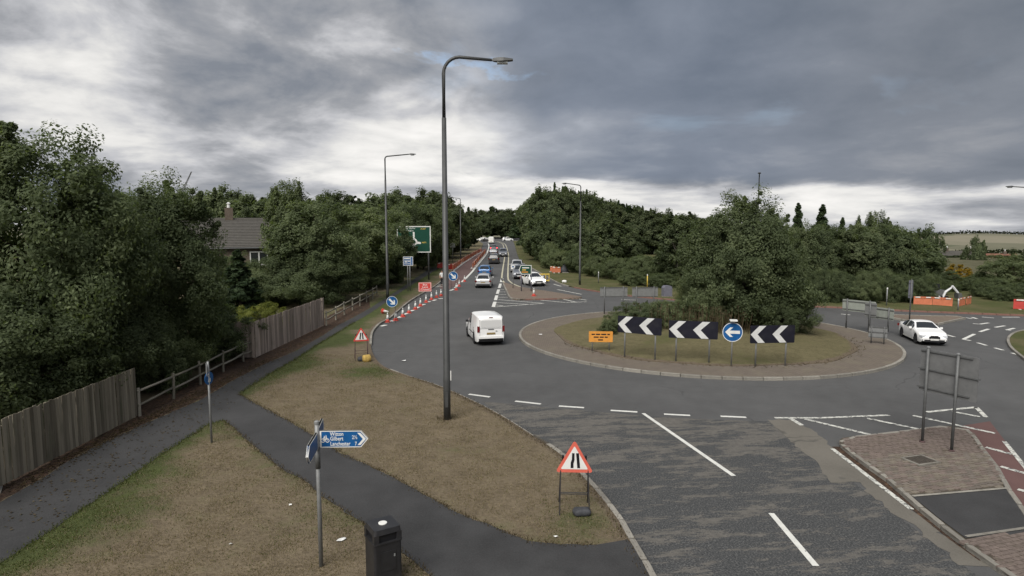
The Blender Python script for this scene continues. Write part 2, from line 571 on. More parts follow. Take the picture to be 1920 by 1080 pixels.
M['p_blue'] = carpaint('paint_blue', (.04, .13, .30), .2)
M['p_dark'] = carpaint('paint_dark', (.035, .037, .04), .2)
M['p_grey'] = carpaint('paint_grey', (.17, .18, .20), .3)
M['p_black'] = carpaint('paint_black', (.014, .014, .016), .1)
M['brickwall'] = mk('house_brick', (.115, .092, .072), .9, .25, 10, .2)
M['render'] = mk('pale_render', (.38, .36, .32), .9, .12, 4)
M['rooftile'] = tile_mat('grey_tiles', (.075, .07, .062))
M['frame_back'] = mk('dark_sign_back', (.15, .152, .152), .6, .12, 4, 0, .3, .1)
M['straw'] = leaf_mat('straw_blade', (.12, .092, .057), (.22, .175, .115), (.32, .265, .18))
M['blade'] = leaf_mat('green_blade', (.035, .045, .015), (.075, .09, .03), (.13, .14, .05))
M['rooftile_red'] = tile_mat('red_tiles', (.19, .085, .06))
M['wframe'] = mk('window_white', (.62, .62, .6), .5, .06)
M['skin'] = mk('skin', (.42, .26, .19), .6, .05)
M['shirt'] = mk('white_shirt', (.62, .63, .62), .8, .12, 6)
M['trousers'] = mk('dark_trousers', (.02, .021, .024), .85, .2, 8)
M['hair'] = mk('dark_hair', (.03, .02, .015), .7, .2, 10)
M['sack_yellow'] = mk('yellow_sack', (.45, .31, .09), .8, .25, 6)
M['sack_dark'] = mk('dark_sack', (.05, .052, .058), .7, .3, 6)
M['bin'] = mk('bin_black', (.02, .02, .022), .42, .2, 5, 0, .4, dirt=((.07, .065, .06), .5))
M['iron'] = mk('cast_iron', (.065, .055, .045), .7, .3, 14, .4)
M['cabinet'] = mk('cabinet_grey', (.26, .28, .25), .6, .1, 4)
M['excavator'] = mk('excavator_white', (.62, .63, .64), .45, .08, 4)
M['steelblue'] = mk('post_purple_grey', (.14, .14, .17), .5, .1, 4)
M['litter'] = mk('litter', (.7, .7, .68), .7, .1, 9)
M['treeline'] = leaf_mat('leaf_far', (.02, .028, .016), (.045, .055, .03), (.08, .09, .05))


# ------------------------------------------------------------------ mesh helpers
class MB:
    def __init__(s):
        s.v, s.f = [], []

    def quad(s, a, b, c, d):
        k = len(s.v)
        s.v += [tuple(a), tuple(b), tuple(c), tuple(d)]
        s.f.append((k, k + 1, k + 2, k + 3))
        return s

    def box(s, c, d, R=None):
        k = len(s.v)
        for sx in (-.5, .5):
            for sy in (-.5, .5):
                for sz in (-.5, .5):
                    p = Vector((sx * d[0], sy * d[1], sz * d[2]))
                    if R is not None:
                        p = R @ p
                    s.v.append(tuple(p + Vector(c)))
        for q in ((0, 1, 3, 2), (4, 6, 7, 5), (0, 4, 5, 1), (2, 3, 7, 6), (0, 2, 6, 4), (1, 5, 7, 3)):
            s.f.append(tuple(k + i for i in q))
        return s

    def tube(s, pts, radii, n=8, cap=True):
        pts = [Vector(p) for p in pts]
        if not isinstance(radii, (list, tuple)):
            radii = [radii] * len(pts)
        base = len(s.v)
        up = Vector((0, 0, 1))
        for i, p in enumerate(pts):
            t = (pts[min(i + 1, len(pts) - 1)] - pts[max(i - 1, 0)]).normalized()
            a = t.cross(up)
            if a.length < 1e-3:
                a = t.cross(Vector((0, 1, 0)))
            a.normalize()
            b = t.cross(a).normalized()
            for k in range(n):
                th = 2 * math.pi * k / n
                s.v.append(tuple(p + (a * math.cos(th) + b * math.sin(th)) * radii[i]))
        for i in range(len(pts) - 1):
            for k in range(n):
                a0, a1 = base + i * n + k, base + i * n + (k + 1) % n
                s.f.append((a0, a1, a1 + n, a0 + n))
        if cap:
            s.f.append(tuple(base + k for k in range(n))[::-1])
            s.f.append(tuple(base + (len(pts) - 1) * n + k for k in range(n)))
        return s

    def lathe(s, prof, n=16, c=(0, 0, 0), axis='z'):
        base = len(s.v)
        for r, z in prof:
            for k in range(n):
                th = 2 * math.pi * k / n
                x, y = r * math.cos(th), r * math.sin(th)
                p = (x, y, z) if axis == 'z' else ((x, z, y) if axis == 'y' else (z, x, y))
                s.v.append((p[0] + c[0], p[1] + c[1], p[2] + c[2]))
        for i in range(len(prof) - 1):
            for k in range(n):
                a0, a1 = base + i * n + k, base + i * n + (k + 1) % n
                s.f.append((a0, a1, a1 + n, a0 + n))
        s.f.append(tuple(base + k for k in range(n))[::-1])
        s.f.append(tuple(base + (len(prof) - 1) * n + k for k in range(n)))
        return s

    def plate(s, pts, y0, y1):
        """outline in x,z, front at y0 (towards -y), back at y1"""
        ar = sum(pts[i][0] * pts[(i + 1) % len(pts)][1] - pts[(i + 1) % len(pts)][0] * pts[i][1] for i in range(len(pts)))
        if ar < 0:
            pts = pts[::-1]
        k, n = len(s.v), len(pts)
        s.v += [(x, y0, z) for x, z in pts] + [(x, y1, z) for x, z in pts]
        s.f.append(tuple(k + i for i in range(n)))
        s.f.append(tuple(k + n + i for i in range(n))[::-1])
        for i in range(n):
            j = (i + 1) % n
            s.f.append((k + j, k + i, k + n + i, k + n + j))
        return s

    def ring(s, ro, ri, y0, y1, c=(0, 0), n=28):
        k = len(s.v)
        for i in range(n):
            th = 2 * math.pi * i / n
            for r, y in ((ro, y0), (ri, y0), (ro, y1), (ri, y1)):
                s.v.append((c[0] + r * math.cos(th), y, c[1] + r * math.sin(th)))
        for i in range(n):
            a, b = k + 4 * i, k + 4 * ((i + 1) % n)
            s.f += [(a, a + 1, b + 1, b), (a + 2, b + 2, b + 3, a + 3), (a, b, b + 2, a + 2), (a + 1, a + 3, b + 3, b + 1)]
        return s

    def mesh(s, name, mat, smooth=False, fix=False):
        me = bpy.data.meshes.new(name)
        me.from_pydata(s.v, [], s.f)
        if fix:
            bm = bmesh.new()
            bm.from_mesh(me)
            bmesh.ops.recalc_face_normals(bm, faces=bm.faces)
            bm.to_mesh(me)
            bm.free()
        if mat is not None:
            me.materials.append(mat)
        if smooth:
            me.polygons.foreach_set('use_smooth', [True] * len(me.polygons))
        return me

    def build(s, name, mat, parent=None, smooth=False, loc=None, rz=None):
        return put(name, s.mesh(name, mat, smooth), parent, loc, rz)


def put(name, me, parent=None, loc=None, rz=None):
    o = bpy.data.objects.new(name, me)
    COL.objects.link(o)
    if parent is not None:
        o.parent = parent
    if loc is not None:
        o.location = loc
    if rz is not None:
        o.rotation_euler = (0, 0, rz)
    return o


def tag(o, label=None, cat=None, group=None, kind=None):
    for k, v in (('label', label), ('category', cat), ('group', group), ('kind', kind)):
        if v:
            o[k] = v
    return o


def thing(name, label, cat, loc=(0, 0, 0), rz=0.0, group=None):
    o = bpy.data.objects.new(name, None)
    COL.objects.link(o)
    o.empty_display_size = .2
    o.location = loc
    o.rotation_euler = (0, 0, rz)
    return tag(o, label, cat, group)


def kids(o):
    return [c for c in COL.objects if c.parent is o]


TREE_OF = {}


def copy_tree(o, label=None, loc=None, rz=None, scale=None, depth=0, parent=None):
    c = o.copy()
    COL.objects.link(c)
    c.parent = parent
    if depth == 0:
        if label:
            c['label'] = label
        if loc is not None:
            c.location = loc
        if rz is not None:
            c.rotation_euler = (0, 0, rz)
        if scale is not None:
            c.scale = scale
    for ch in o.children:
        copy_tree(ch, depth=depth + 1, parent=c)
    return c


def smooth_line(pts, per=6, closed=False):
    pts = [Vector(p) for p in pts]
    n = len(pts)
    out = []
    rng = range(n if closed else n - 1)
    for i in rng:
        if closed:
            p0, p1, p2, p3 = pts[(i - 1) % n], pts[i], pts[(i + 1) % n], pts[(i + 2) % n]
        else:
            p0, p1, p2, p3 = pts[max(i - 1, 0)], pts[i], pts[i + 1], pts[min(i + 2, n - 1)]
        for k in range(per):
            t = k / per
            out.append(.5 * ((2 * p1) + (p2 - p0) * t + (2 * p0 - 5 * p1 + 4 * p2 - p3) * t * t + (3 * p1 - p0 - 3 * p2 + p3) * t ** 3))
    if not closed:
        out.append(pts[-1])
    return out


def gl(px, z=0.0):
    return [G(u, v, z) for u, v in px]


def jag(pts, a, seed=1, step=.25):
    """resample a line and roughen it a little, as grass grows over an edge"""
    r = random.Random(seed)
    out = []
    for p, q in zip(pts[:-1], pts[1:]):
        n = max(1, min(40, int((q - p).length / step)))
        for k in range(n):
            c = p.lerp(q, k / n)
            out.append(c + Vector((r.gauss(0, a), r.gauss(0, a), 0)))
    out.append(pts[-1])
    return out


def sheet(name, pts, z, mat, parent=None, grid=None, attr=None, skirt=0.0):
    bm = bmesh.new()
    vs = [bm.verts.new((p[0], p[1], z)) for p in pts]
    f = bm.faces.new(vs)
    f.normal_update()
    if f.normal.z < 0:
        f.normal_flip()
    bmesh.ops.triangulate(bm, faces=bm.faces[:])
    if grid:
        x0, x1, y0, y1, st = grid
        for ax, a0, a1 in ((0, x0, x1), (1, y0, y1)):
            a = a0
            while a <= a1:
                co, no = [0, 0, 0], [0, 0, 0]
                co[ax], no[ax] = a, 1
                bmesh.ops.bisect_plane(bm, geom=bm.verts[:] + bm.edges[:] + bm.faces[:], plane_co=co, plane_no=no)
                a += st
    if skirt:
        ed = [e for e in bm.edges if e.is_boundary]
        r = bmesh.ops.extrude_edge_only(bm, edges=ed)
        for v in r['geom']:
            if isinstance(v, bmesh.types.BMVert):
                v.co.z -= skirt
    me = bpy.data.meshes.new(name)
    bm.to_mesh(me)
    bm.free()
    me.materials.append(mat)
    if attr:
        for an, fn in attr.items():
            at = me.attributes.new(an, 'FLOAT', 'POINT')
            at.data.foreach_set('value', [fn(v.co) for v in me.vertices])
    o = put(name, me, parent)
    if parent is None:
        o['kind'] = 'structure'
    return o


def strip(pts, w, z):
    """flat ribbon of width w along a line"""
    mb = MB()
    k0 = 0
    L = []
    n = len(pts)
    for i, p in enumerate(pts):
        t = (pts[min(i + 1, n - 1)] - pts[max(i - 1, 0)])
        t.z = 0
        t.normalize()
        s = Vector((-t.y, t.x, 0)) * w / 2
        L.append((p + s, p - s))
    for (a, b), (c, d) in zip(L[:-1], L[1:]):
        mb.quad((b.x, b.y, z), (d.x, d.y, z), (c.x, c.y, z), (a.x, a.y, z))
    return mb


def arcwalk(pts, step):
    """points every `step` metres along a line"""
    out, need = [pts[0].copy()], step
    for p, q in zip(pts[:-1], pts[1:]):
        d = (q - p).length
        pos = 0.0
        while d - pos >= need:
            pos += need
            out.append(p.lerp(q, pos / d))
            need = step
        need -= d - pos
    return out


UNIT = MB().box((0, 0, 0), (1, 1, 1)).mesh('unit_block', M['kerb'])


def bevel_block(name, mat, b=.06):
    bm = bmesh.new()
    bmesh.ops.create_cube(bm, size=1)
    bmesh.ops.bevel(bm, geom=[e for e in bm.edges], offset=b, segments=1, affect='EDGES')
    me = bpy.data.meshes.new(name)
    bm.to_mesh(me)
    bm.free()
    me.materials.append(mat)
    return me


KERB_ME = bevel_block('kerb_stone', M['kerb'], .07)
KERB_RED = bevel_block('kerb_stone', M['kerb_red'], .07)


def kerb(name, pts, label_z=.1, w=.14, step=.92, me=None, seed=0, base=0.0):
    rnd = random.Random(seed)
    bed = strip(pts, w * .8, label_z - .012).build(name, M['sand'])
    bed['kind'] = 'structure'
    q = arcwalk(pts, step)
    for a, b in zip(q[:-1], q[1:]):
        d = b - a
        o = put('kerb_stone', me or KERB_ME, bed)
        h = label_z - base + .03
        o.location = ((a.x + b.x) / 2, (a.y + b.y) / 2, base - .03 + h / 2 + rnd.uniform(0, .008))
        o.rotation_euler = (0, 0, math.atan2(d.y, d.x) + rnd.gauss(0, .006))
        o.scale = (step - .028, w, h)
    return bed


def dist_to(pts):
    A = np.array([(p.x, p.y) for p in pts])

    def fn(c):
        P = np.array((c.x, c.y))
        a, b = A[:-1], A[1:]
        ab = b - a
        t = np.clip(((P - a) * ab).sum(1) / np.maximum((ab * ab).sum(1), 1e-9), 0, 1)
        return float(np.sqrt((((a + ab * t[:, None]) - P) ** 2).sum(1).min()))
    return fn


# ------------------------------------------------------------------ the lie of the land
def sstep(x, a, b):
    t = min(1, max(0, (x - a) / (b - a)))
    return t * t * (3 - 2 * t)


def land(x, y):
    z = -.13
    fall = sstep(x - .12 * y, 22, 90) * sstep(y, 72, 300)
    z -= 40 * fall * sstep(y, 60, 520)
    z += sstep(y, 560, 1500) * sstep(x - .12 * y, 22, 90) * (15 + 4 * math.sin(x * .006 + 1) + 2 * math.sin(x * .019))
    z -= sstep(y, 1520, 1700) * 30 * sstep(x, 200, 400)
    return z


def build_land():
    xs = np.concatenate([np.linspace(-900, -60, 12), np.linspace(-50, 60, 12), np.linspace(70, 500, 32), np.linspace(530, 2200, 30)])
    ys = np.concatenate([np.linspace(-60, 60, 7), np.linspace(70, 320, 26), np.linspace(340, 1560, 50), np.linspace(1600, 4200, 12)])
    v, f = [], []
    for y in ys:
        for x in xs:
            v.append((x, y, land(x, y)))
    n = len(xs)
    for j in range(len(ys) - 1):
        for i in range(n - 1):
            f.append((j * n + i, j * n + i + 1, (j + 1) * n + i + 1, (j + 1) * n + i))
    me = bpy.data.meshes.new('ground')
    me.from_pydata(v, [], f)
    me.materials.append(M['field'])
    me.polygons.foreach_set('use_smooth', [True] * len(me.polygons))
    o = put('ground', me)
    o['kind'] = 'structure'


build_land()

# road sheet under everything that is driven on
road = sheet('road', [Vector((x, y, 0)) for x, y in ((-30, -10), (70, -10), (70, 62), (52, 76), (24, 92), (16, 120), (16, 300), (-60, 300), (-60, 200), (-30, 60))], 0.0, M['asphalt'])

# ---- lines read off the photograph
KERB_L = [(1330, 1260), (1262, 1150), (1207, 1048), (1178, 1000), (1159, 966), (1130, 930), (1103, 899), (1048, 846), (1000, 817), (940, 779), (880, 748), (820, 722), (765, 704), (722, 688), (702, 668), (695, 645), (698, 622), (712, 606), (729, 597), (744, 584), (770, 563), (800, 545), (822, 531), (845, 510), (868, 491), (890, 475), (903, 464), (908, 456), (900, 450)]
kl = smooth_line(gl(KERB_L[:-2], .1), 5)
kl_far = gl([(906, 457), (895, 450), (880, 448)], .1)
verge_pts = kl + kl_far + [Vector((-160, 300, 0)), Vector((-420, 300, 0)), Vector((-420, -30, 0)), Vector((-10, -30, 0)), Vector((4.2, 4.5, 0))]

PATH_R = [(-200, 1195), (-60, 1098), (39, 1031), (120, 978), (205, 921), (305, 850), (392, 795), (421, 788)]
PATH_R2 = [(448, 739), (472, 723), (501, 704), (554, 674), (593, 648), (640, 620), (665, 604), (691, 589), (718, 571), (748, 550), (790, 523), (822, 503)]
PATH_L = [(-260, 1075), (-120, 1005), (0, 942), (75, 900), (125, 867), (181, 836), (226, 815), (264, 798), (325, 772), (378, 749), (434, 715), (498, 682), (555, 658), (604, 630), (634, 610), (665, 594), (695, 577), (720, 561), (745, 545), (780, 521), (812, 499)]
BR_U = [(448, 739), (472, 753), (530, 784), (573, 808), (641, 852), (689, 872), (737, 895), (800, 930), (860, 963), (911, 981), (990, 1015), (1051, 1022), (1119, 1022), (1182, 1011)]
BR_L = [(421, 788), (448, 811), (484, 844), (530, 881), (568, 899), (603, 929), (680, 981), (760, 1040), (840, 1110), (930, 1200), (1000, 1290)]
p_r, p_r2, p_l = gl(PATH_R, .1), gl(PATH_R2, .1), gl(PATH_L, .1)
b_u, b_l = gl(BR_U, .1), gl(BR_L, .1)
d1, d2, d3, d4 = dist_to(p_r), dist_to(p_r2), dist_to(b_l), dist_to(b_u)
dk, dpl = dist_to(kl), dist_to(p_l)
GREENS = [(G(700, 700), 1.6, .55), (G(640, 640), 2.2, .5), (G(1090, 985), 1.0, .35), (G(560, 690), 1.6, .4), (G(250, 960), 1.3, .28), (G(300, 900), 1.2, .2), (G(100, 1040), 1.3, .3), (G(560, 990), 1.2, .2)]


def lush(c):
    a = .5 * math.exp(-(d1(c) / .7) ** 2) + .5 * math.exp(-(d2(c) / .9) ** 2) + .2 * math.exp(-(d3(c) / .5) ** 2) + .12 * math.exp(-(d4(c) / .4) ** 2)
    for g, r, k in GREENS:
        a += k * math.exp(-((c.x - g.x) ** 2 + (c.y - g.y) ** 2) / r ** 2)
    if c.y > 42:
        a += .25
    return a


def bare(c):
    a = 1.0 * math.exp(-(dk(c) / .35) ** 2) + .55 * math.exp(-(d4(c) / .16) ** 2) + .45 * math.exp(-(d3(c) / .16) ** 2)
    q = G(838, 786)
    a += .9 * math.exp(-((c.x - q.x) ** 2 + (c.y - q.y) ** 2) / .3)
    return a


verge = sheet('verge', verge_pts, .1, M['verge'], grid=(-14, 6, 6, 62, .42), attr={'lush': lush, 'bare': bare}, skirt=.2)
kerb('kerb', smooth_line(gl(KERB_L[1:9], .1), 8), .125, seed=1)
kerb('kerb', smooth_line(gl(KERB_L[8:14], .1), 6), .085, seed=11)
kerb('kerb', smooth_line(gl(KERB_L[15:24], .1), 8), .125, seed=2)

footpath = sheet('footpath', jag(p_l, .012, 3) + list(reversed(jag(p_r2, .02, 4))) + [G(470, 752, .1), G(440, 772, .1)] + list(reversed(jag(p_r, .02, 5))), .106, M['asphalt_dark'])
branch = sheet('footpath', jag(b_u[:-1], .02, 6) + gl([(1177, 1012), (1207, 1052), (1262, 1152), (1330, 1260)], .1) + [Vector((4.4, 3.5, 0))] + list(reversed(jag(b_l, .02, 7))), .110, M['asphalt_dark'])

# soil and fallen leaves between path and fence
FENCE_L = [(-260, 1040), (-120, 975), (19, 911), (132, 846), (196, 813), (259, 782), (301, 762), (344, 739), (400, 708), (449, 681), (480, 672), (607, 611), (645, 588), (707, 553)]
f_l = gl(FENCE_L, .1)
f_back = [p + Vector((-.9, .25, 0)) for p in f_l]
soil = sheet('soil_strip', jag(f_back, .03, 8) + list(reversed(jag([p + Vector((-.03, 0, 0)) for p in p_l[:17]], .035, 9, .15))), .103, M['soil'])

# ---- the other verges
KERB_R = [(962, 452), (964, 456), (967, 466), (971, 479), (978, 491), (1000, 504), (1023, 517), (1045, 529), (1067, 536), (1092, 541), (1122, 546), (1200, 556), (1350, 567), (1530, 574), (1620, 578), (1700, 582), (1880, 589), (1990, 593), (2120, 596)]
kr = smooth_line(gl(KERB_R, .1), 5)
sheet('verge', kr + [Vector((90, 60, 0)), Vector((90, 66, 0)), Vector((60, 73, 0)), Vector((40, 80, 0)), Vector((36, 110, 0)), Vector((60, 300, 0)), Vector((26, 300, 0))], .1, M['grass'], skirt=.5)
kerb('kerb', kr[20:42], .125, seed=3)
kerb('kerb', kr[42:90], .125, me=KERB_RED, seed=4)
KERB_C = [(2300, 607), (2000, 614), (1930, 618), (1906, 622), (1894, 629), (1890, 638), (1896, 651), (1910, 663), (1930, 678), (1975, 708), (2060, 768), (2200, 880)]
kc = smooth_line(gl(KERB_C, .1), 5)
sheet('verge', kc + [Vector((60, 20, 0)), Vector((66, 46, 0))], .1, M['grass'], skirt=.2)
kerb('kerb', kc[10:46], .125, seed=5)

# ---- the roundabout
RC, RR = Vector((11.67, 39.82, 0)), 11.24


def circ(r, z, n=96, c=RC):
    return [Vector((c.x + r * math.cos(2 * math.pi * k / n), c.y + r * math.sin(2 * math.pi * k / n), z)) for k in range(n)]


ring = circ(RR - .07, .1, 120)
kerb('roundabout_kerb', ring + [ring[0]], .14, w=.16, seed=6)
sheet('apron', circ(RR - .1, 0), .125, M['apron'], skirt=.1)
rg = random.Random(5)
EDGE = [Vector((RC.x + (RR - 2.35 + .12 * math.sin(5 * t) + .1 * math.sin(11 * t + 1)) * math.cos(t), RC.y + (RR - 2.35 + .12 * math.sin(5 * t) + .1 * math.sin(11 * t + 1)) * math.sin(t), 0)) for t in [2 * math.pi * k / 120 for k in range(120)]]


def bare_i(c):
    r = math.hypot(c.x - RC.x, c.y - RC.y)
    a = math.exp(-((RR - 2.35 - r) / .38) ** 2) * (1.0 if c.y < RC.y else .3)
    g = G(1640, 655)
    a += 1.1 * math.exp(-((c.x - g.x) ** 2 + (c.y - g.y) ** 2) / .8)
    return a


isl = sheet('roundabout_grass', EDGE, .15, M['island_grass'], grid=(RC.x - RR, RC.x + RR, RC.y - RR, RC.y + RR, .5), attr={'lush': lambda c: .25 * math.sin(c.x * .9) * math.sin(c.y * .7 + 1), 'bare': bare_i}, skirt=.05)


def isl_z(x, y):
    r = math.hypot(x - RC.x, y - RC.y) / (RR - 2.3)
    return .15 + .55 * max(0, 1 - r * r) ** 1.2


for v in isl.data.vertices:
    if v.co.z > .12:
        v.co.z = isl_z(v.co.x, v.co.y)

# ---- far splitter island and its neighbour on the right
SPL = [(943, 530), (950, 545), (959, 559), (985, 561), (1030, 560), (1091, 558), (1052, 550), (1008, 543), (976, 538), (957, 533)]
sp = smooth_line(gl(SPL, .1), 5, True)
sheet('splitter_island', sp, .118, M['apron2'], skirt=.12)
kerb('kerb', smooth_line(gl([SPL[0], SPL[1], SPL[2], SPL[3]], .1), 6), .13, seed=7)
kerb('kerb', smooth_line(gl(SPL[3:6], .1), 6), .13, me=KERB_RED, seed=8)
SPR = [(1657, 592), (1680, 597), (1745, 607), (1767, 605), (1794, 599), (1809, 596), (1792, 593), (1729, 592), (1672, 590)]
spr = smooth_line(gl(SPR, .1), 5, True)
sheet('splitter_island', spr, .118, M['apron2'], skirt=.12)
kerb('kerb', spr + [spr[0]], .13, seed=9)

# ---- near traffic island of setts
NI_TOP = [(1577, 829), (1580, 824), (1591, 821), (1631, 817), (1722, 806), (1772, 800), (1798, 802), (1815, 808), (1826, 818)]
NI_R = [(1841, 841), (1869, 877), (1888, 913), (1920, 959), (1975, 1040), (2040, 1130)]
NI_L = [(1940, 1110), (1852, 1046), (1802, 1013), (1758, 977), (1711, 938), (1674, 904), (1636, 877), (1600, 851), (1583, 838)]
ni = smooth_line(gl(NI_TOP + NI_R + NI_L, .1), 4, True)
near_island = sheet('traffic_island', ni, .095, M['sand'], skirt=.12)
kerb('kerb', ni + [ni[0]], .125, w=.13, seed=10)
cut = gl([(1711, 932), (1888, 917)], .1)
cut2 = gl([(1811, 1008), (1950, 988)], .1)
sheet('asphalt_infill', [cut[0], cut[1], G(1920, 957, .1), G(1932, 975, .1), G(1948, 1000, .1), G(1811, 1010, .1), G(1760, 972, .1)], .116, M['asphalt_dark'], near_island)


def inside(p, poly):
    c = False
    n = len(poly)
    for i in range(n):
        a, b = poly[i], poly[(i + 1) % n]
        if (a.y > p.y) != (b.y > p.y) and p.x < (b.x - a.x) * (p.y - a.y) / (b.y - a.y) + a.x:
            c = not c
    return c


def setts():
    rnd = random.Random(12)
    dirv = (G(1772, 802) - G(1631, 819)).normalized()
    dirv.z = 0
    dirv.normalize()
    nrm = Vector((-dirv.y, dirv.x, 0))
    o0 = G(1700, 880)
    bw, bh = .235, .125
    cells = []
    for j in range(-60, 50):
        for i in range(-50, 50):
            p = o0 + dirv * (i * bw + (j % 2) * bw / 2) + nrm * (j * bh)
            if not inside(p, ni):
                continue
            if min((p - ni[k]).length for k in range(len(ni))) < .12:
                continue
            def side(c):
                return (c[1].x - c[0].x) * (p.y - c[0].y) - (c[1].y - c[0].y) * (p.x - c[0].x)
            s1, s2 = side(cut), side(cut2)
            if s1 < .15 * (cut[1] - cut[0]).length and s2 > -.1 * (cut2[1] - cut2[0]).length:
                continue
            cells.append(p)
    man = G(1725, 870)
    cells = [p for p in cells if abs((p - man).dot(dirv)) > .42 or abs((p - man).dot(nrm)) > .34]
    cells.sort(key=lambda p: p.y)
    mes = [bevel_block('sett', M[k], .05) for k in ('setts', 'setts2', 'setts3')]
    a = math.atan2(dirv.y, dirv.x)
    rest = MB()
    R = Matrix.Rotation(a, 3, 'Z')
    vis = [p for p in cells if p.y > 14.2]
    hid = [p for p in cells if p.y <= 14.2]
    for k, p in enumerate(vis):
        z = .105 + rnd.gauss(0, .004)
        if k < 300:
            o = put('sett', rnd.choice(mes), near_island)
            o.location = (p.x, p.y, z)
            o.rotation_euler = (rnd.gauss(0, .01), rnd.gauss(0, .01), a + rnd.gauss(0, .012))
            o.scale = (bw - .016, bh - .015, .05)
        else:
            rest.box((p.x, p.y, z), (bw - .016, bh - .015, .05), R)
    for p in hid:
        rest.box((p.x, p.y, .105), (bw - .016, bh - .015, .05), R)
    o = rest.build('paving', M['setts2'], near_island)
    o['kind'] = 'stuff'


setts()
mh = G(1725, 870)
mrz = math.atan2((G(1772, 802) - G(1631, 819)).y, (G(1772, 802) - G(1631, 819)).x)
MB().box((0, 0, .115), (.84, .66, .04)).build('manhole_frame', M['kerb'], near_island, loc=(mh.x, mh.y, 0), rz=mrz)
mc = MB().box((0, 0, .141), (.66, .5, .012))
for i in range(5):
    mc.box((-.24 + i * .12, 0, .150), (.03, .44, .008))
mc.build('manhole_cover', M['iron'], near_island, loc=(mh.x, mh.y, 0), rz=mrz)
for c_ in (cut, cut2):
    strip([c_[0].lerp(c_[1], k / 6) for k in range(7)], .09, .133).build('edging', M['kerb'], near_island)

# ---- worn approach arm
WORN = [(905, 753), (940, 756), (1014, 763), (1095, 770), (1195, 779), (1294, 785), (1399, 789), (1440, 790), (1470, 812), (1520, 845), (1570, 880), (1640, 935), (1720, 995), (1790, 1048), (1900, 1130), (2010, 1220)]
wl = gl(WORN, 0)
worn = sheet('worn_road', wl + [Vector((11, 6, 0)), Vector((5, 6, 0))] + [p + Vector((.05, 0, 0)) for p in kl[:46]], .004, M['worn'])
TAN = [(1438, 788), (1484, 787), (1530, 812), (1560, 838), (1600, 868), (1660, 915), (1712, 958), (1780, 1010), (1850, 1060), (1800, 1062), (1700, 975), (1680, 968), (1610, 905), (1560, 905), (1530, 868), (1480, 825)]
sheet('road_patch', jag(gl(TAN), .05, 21, .2), .008, M['tan_asphalt'])
GUT = [(1578, 838), (1600, 853), (1636, 879), (1674, 907), (1711, 941), (1758, 980), (1802, 1016), (1852, 1050), (1836, 1052), (1780, 1012), (1715, 960), (1660, 916), (1600, 868), (1560, 838)]
sheet('gutter', gl(GUT), .011, M['soil'])
# reddish lanes
LANE = [(835, 546), (866, 529), (892, 501), (913, 471), (907, 466), (882, 485), (856, 507), (838, 527), (822, 538)]
sheet('closed_lane', gl(LANE), .004, M['redlane'])
CYC = [(1800, 799), (1856, 790), (1884, 826), (1925, 878), (1990, 958), (2060, 1050), (1990, 1060), (1922, 958), (1890, 912), (1871, 877), (1843, 841), (1826, 815)]
sheet('cycle_lane', gl(CYC), .004, M['red_asphalt'])

# ------------------------------------------------------------------ painted markings, each a part of the road


def mark(p, q, w=.13, mat='white_line', name='white_line', z=.013):
    a, b = G(*p), G(*q)
    n = max(1, int((b - a).length / .5))
    return strip([a.lerp(b, k / n) for k in range(n + 1)], w, z).build(name, M[mat], road)


def mline(px, w=.13, mat='white_line', name='white_line', z=.013, off=0.0):
    pts = smooth_line(gl(px), 5)
    if off:
        q = []
        for i, p in enumerate(pts):
            t = (pts[min(i + 1, len(pts) - 1)] - pts[max(i - 1, 0)]).normalized()
            q.append(p + Vector((-t.y, t.x, 0)) * off)
        pts = q
    return strip(pts, w, z).build(name, M[mat], road)


for a, b in (((803, 727), (834, 731)), ((879, 739.6), (918.6, 744.8)), ((966, 752.6), (1014, 758)), ((1048, 761.8), (1095, 765)), ((1145, 770), (1195, 773)), ((1245, 777), (1294, 779.5)), ((1351, 781), (1399, 783))):
    mark(a, b, .17, name='give_way_dash')
mark((1206, 775.4), (1376, 893), .14, name='centre_line')
mark((1446, 963), (1530, 1062), .14, name='centre_line')
mark((1560.6, 842), (1709, 956), .14, 'white_line_worn', 'edge_line', .017)
mline([(1452, 783.8), (1537, 783.8), (1600, 781.5), (1667, 778.8)], .16, 'white_line_worn', 'give_way_line')
for a, b in (((1482, 785), (1504, 798)), ((1509, 786), (1632, 815.5)), ((1625, 784.5), (1722, 805)), ((1712, 779.5), (1866, 813)), ((1737, 773), (1830, 764)), ((1830, 764), (1849, 783)), ((1786, 772), (1837, 782))):
    mark(a, b, .17, 'white_line_worn', 'hatch_line')
for a, b in (((1848, 839), (1897, 852)), ((1876, 875), (1925, 889)), ((1908, 918), (1960, 932))):
    mark(a, b, .17, 'white_line_worn', 'lane_bar')
mline([(1883, 828), (1925, 880), (1985, 952)], .13, 'white_line_worn', 'lane_edge_line')
for a, b in (((1577, 589), (1594, 590.6)), ((1774, 628), (1790, 632)), ((1806, 636.6), (1827, 626.6)), ((1806, 636.6), (1820, 639)), ((1837, 622.5), (1854, 617)), ((1866, 614), (1884, 611)), ((1887, 619), (1902, 615.6)), ((1887, 619), (1896, 620)), ((1824, 607), (1837, 608)), ((1837, 608), (1854, 605.6)), ((1833, 643), (1850, 648)), ((1865, 652.5), (1881, 657)), ((1897, 662), (1912, 666.6)), ((1811, 596), (1823, 598)), ((1822, 595), (1832, 598)), ((1841, 594.5), (1864, 596.5)), ((1879, 595), (1912, 595))):
    mark(a, b, .2, 'white_line', 'lane_marking')
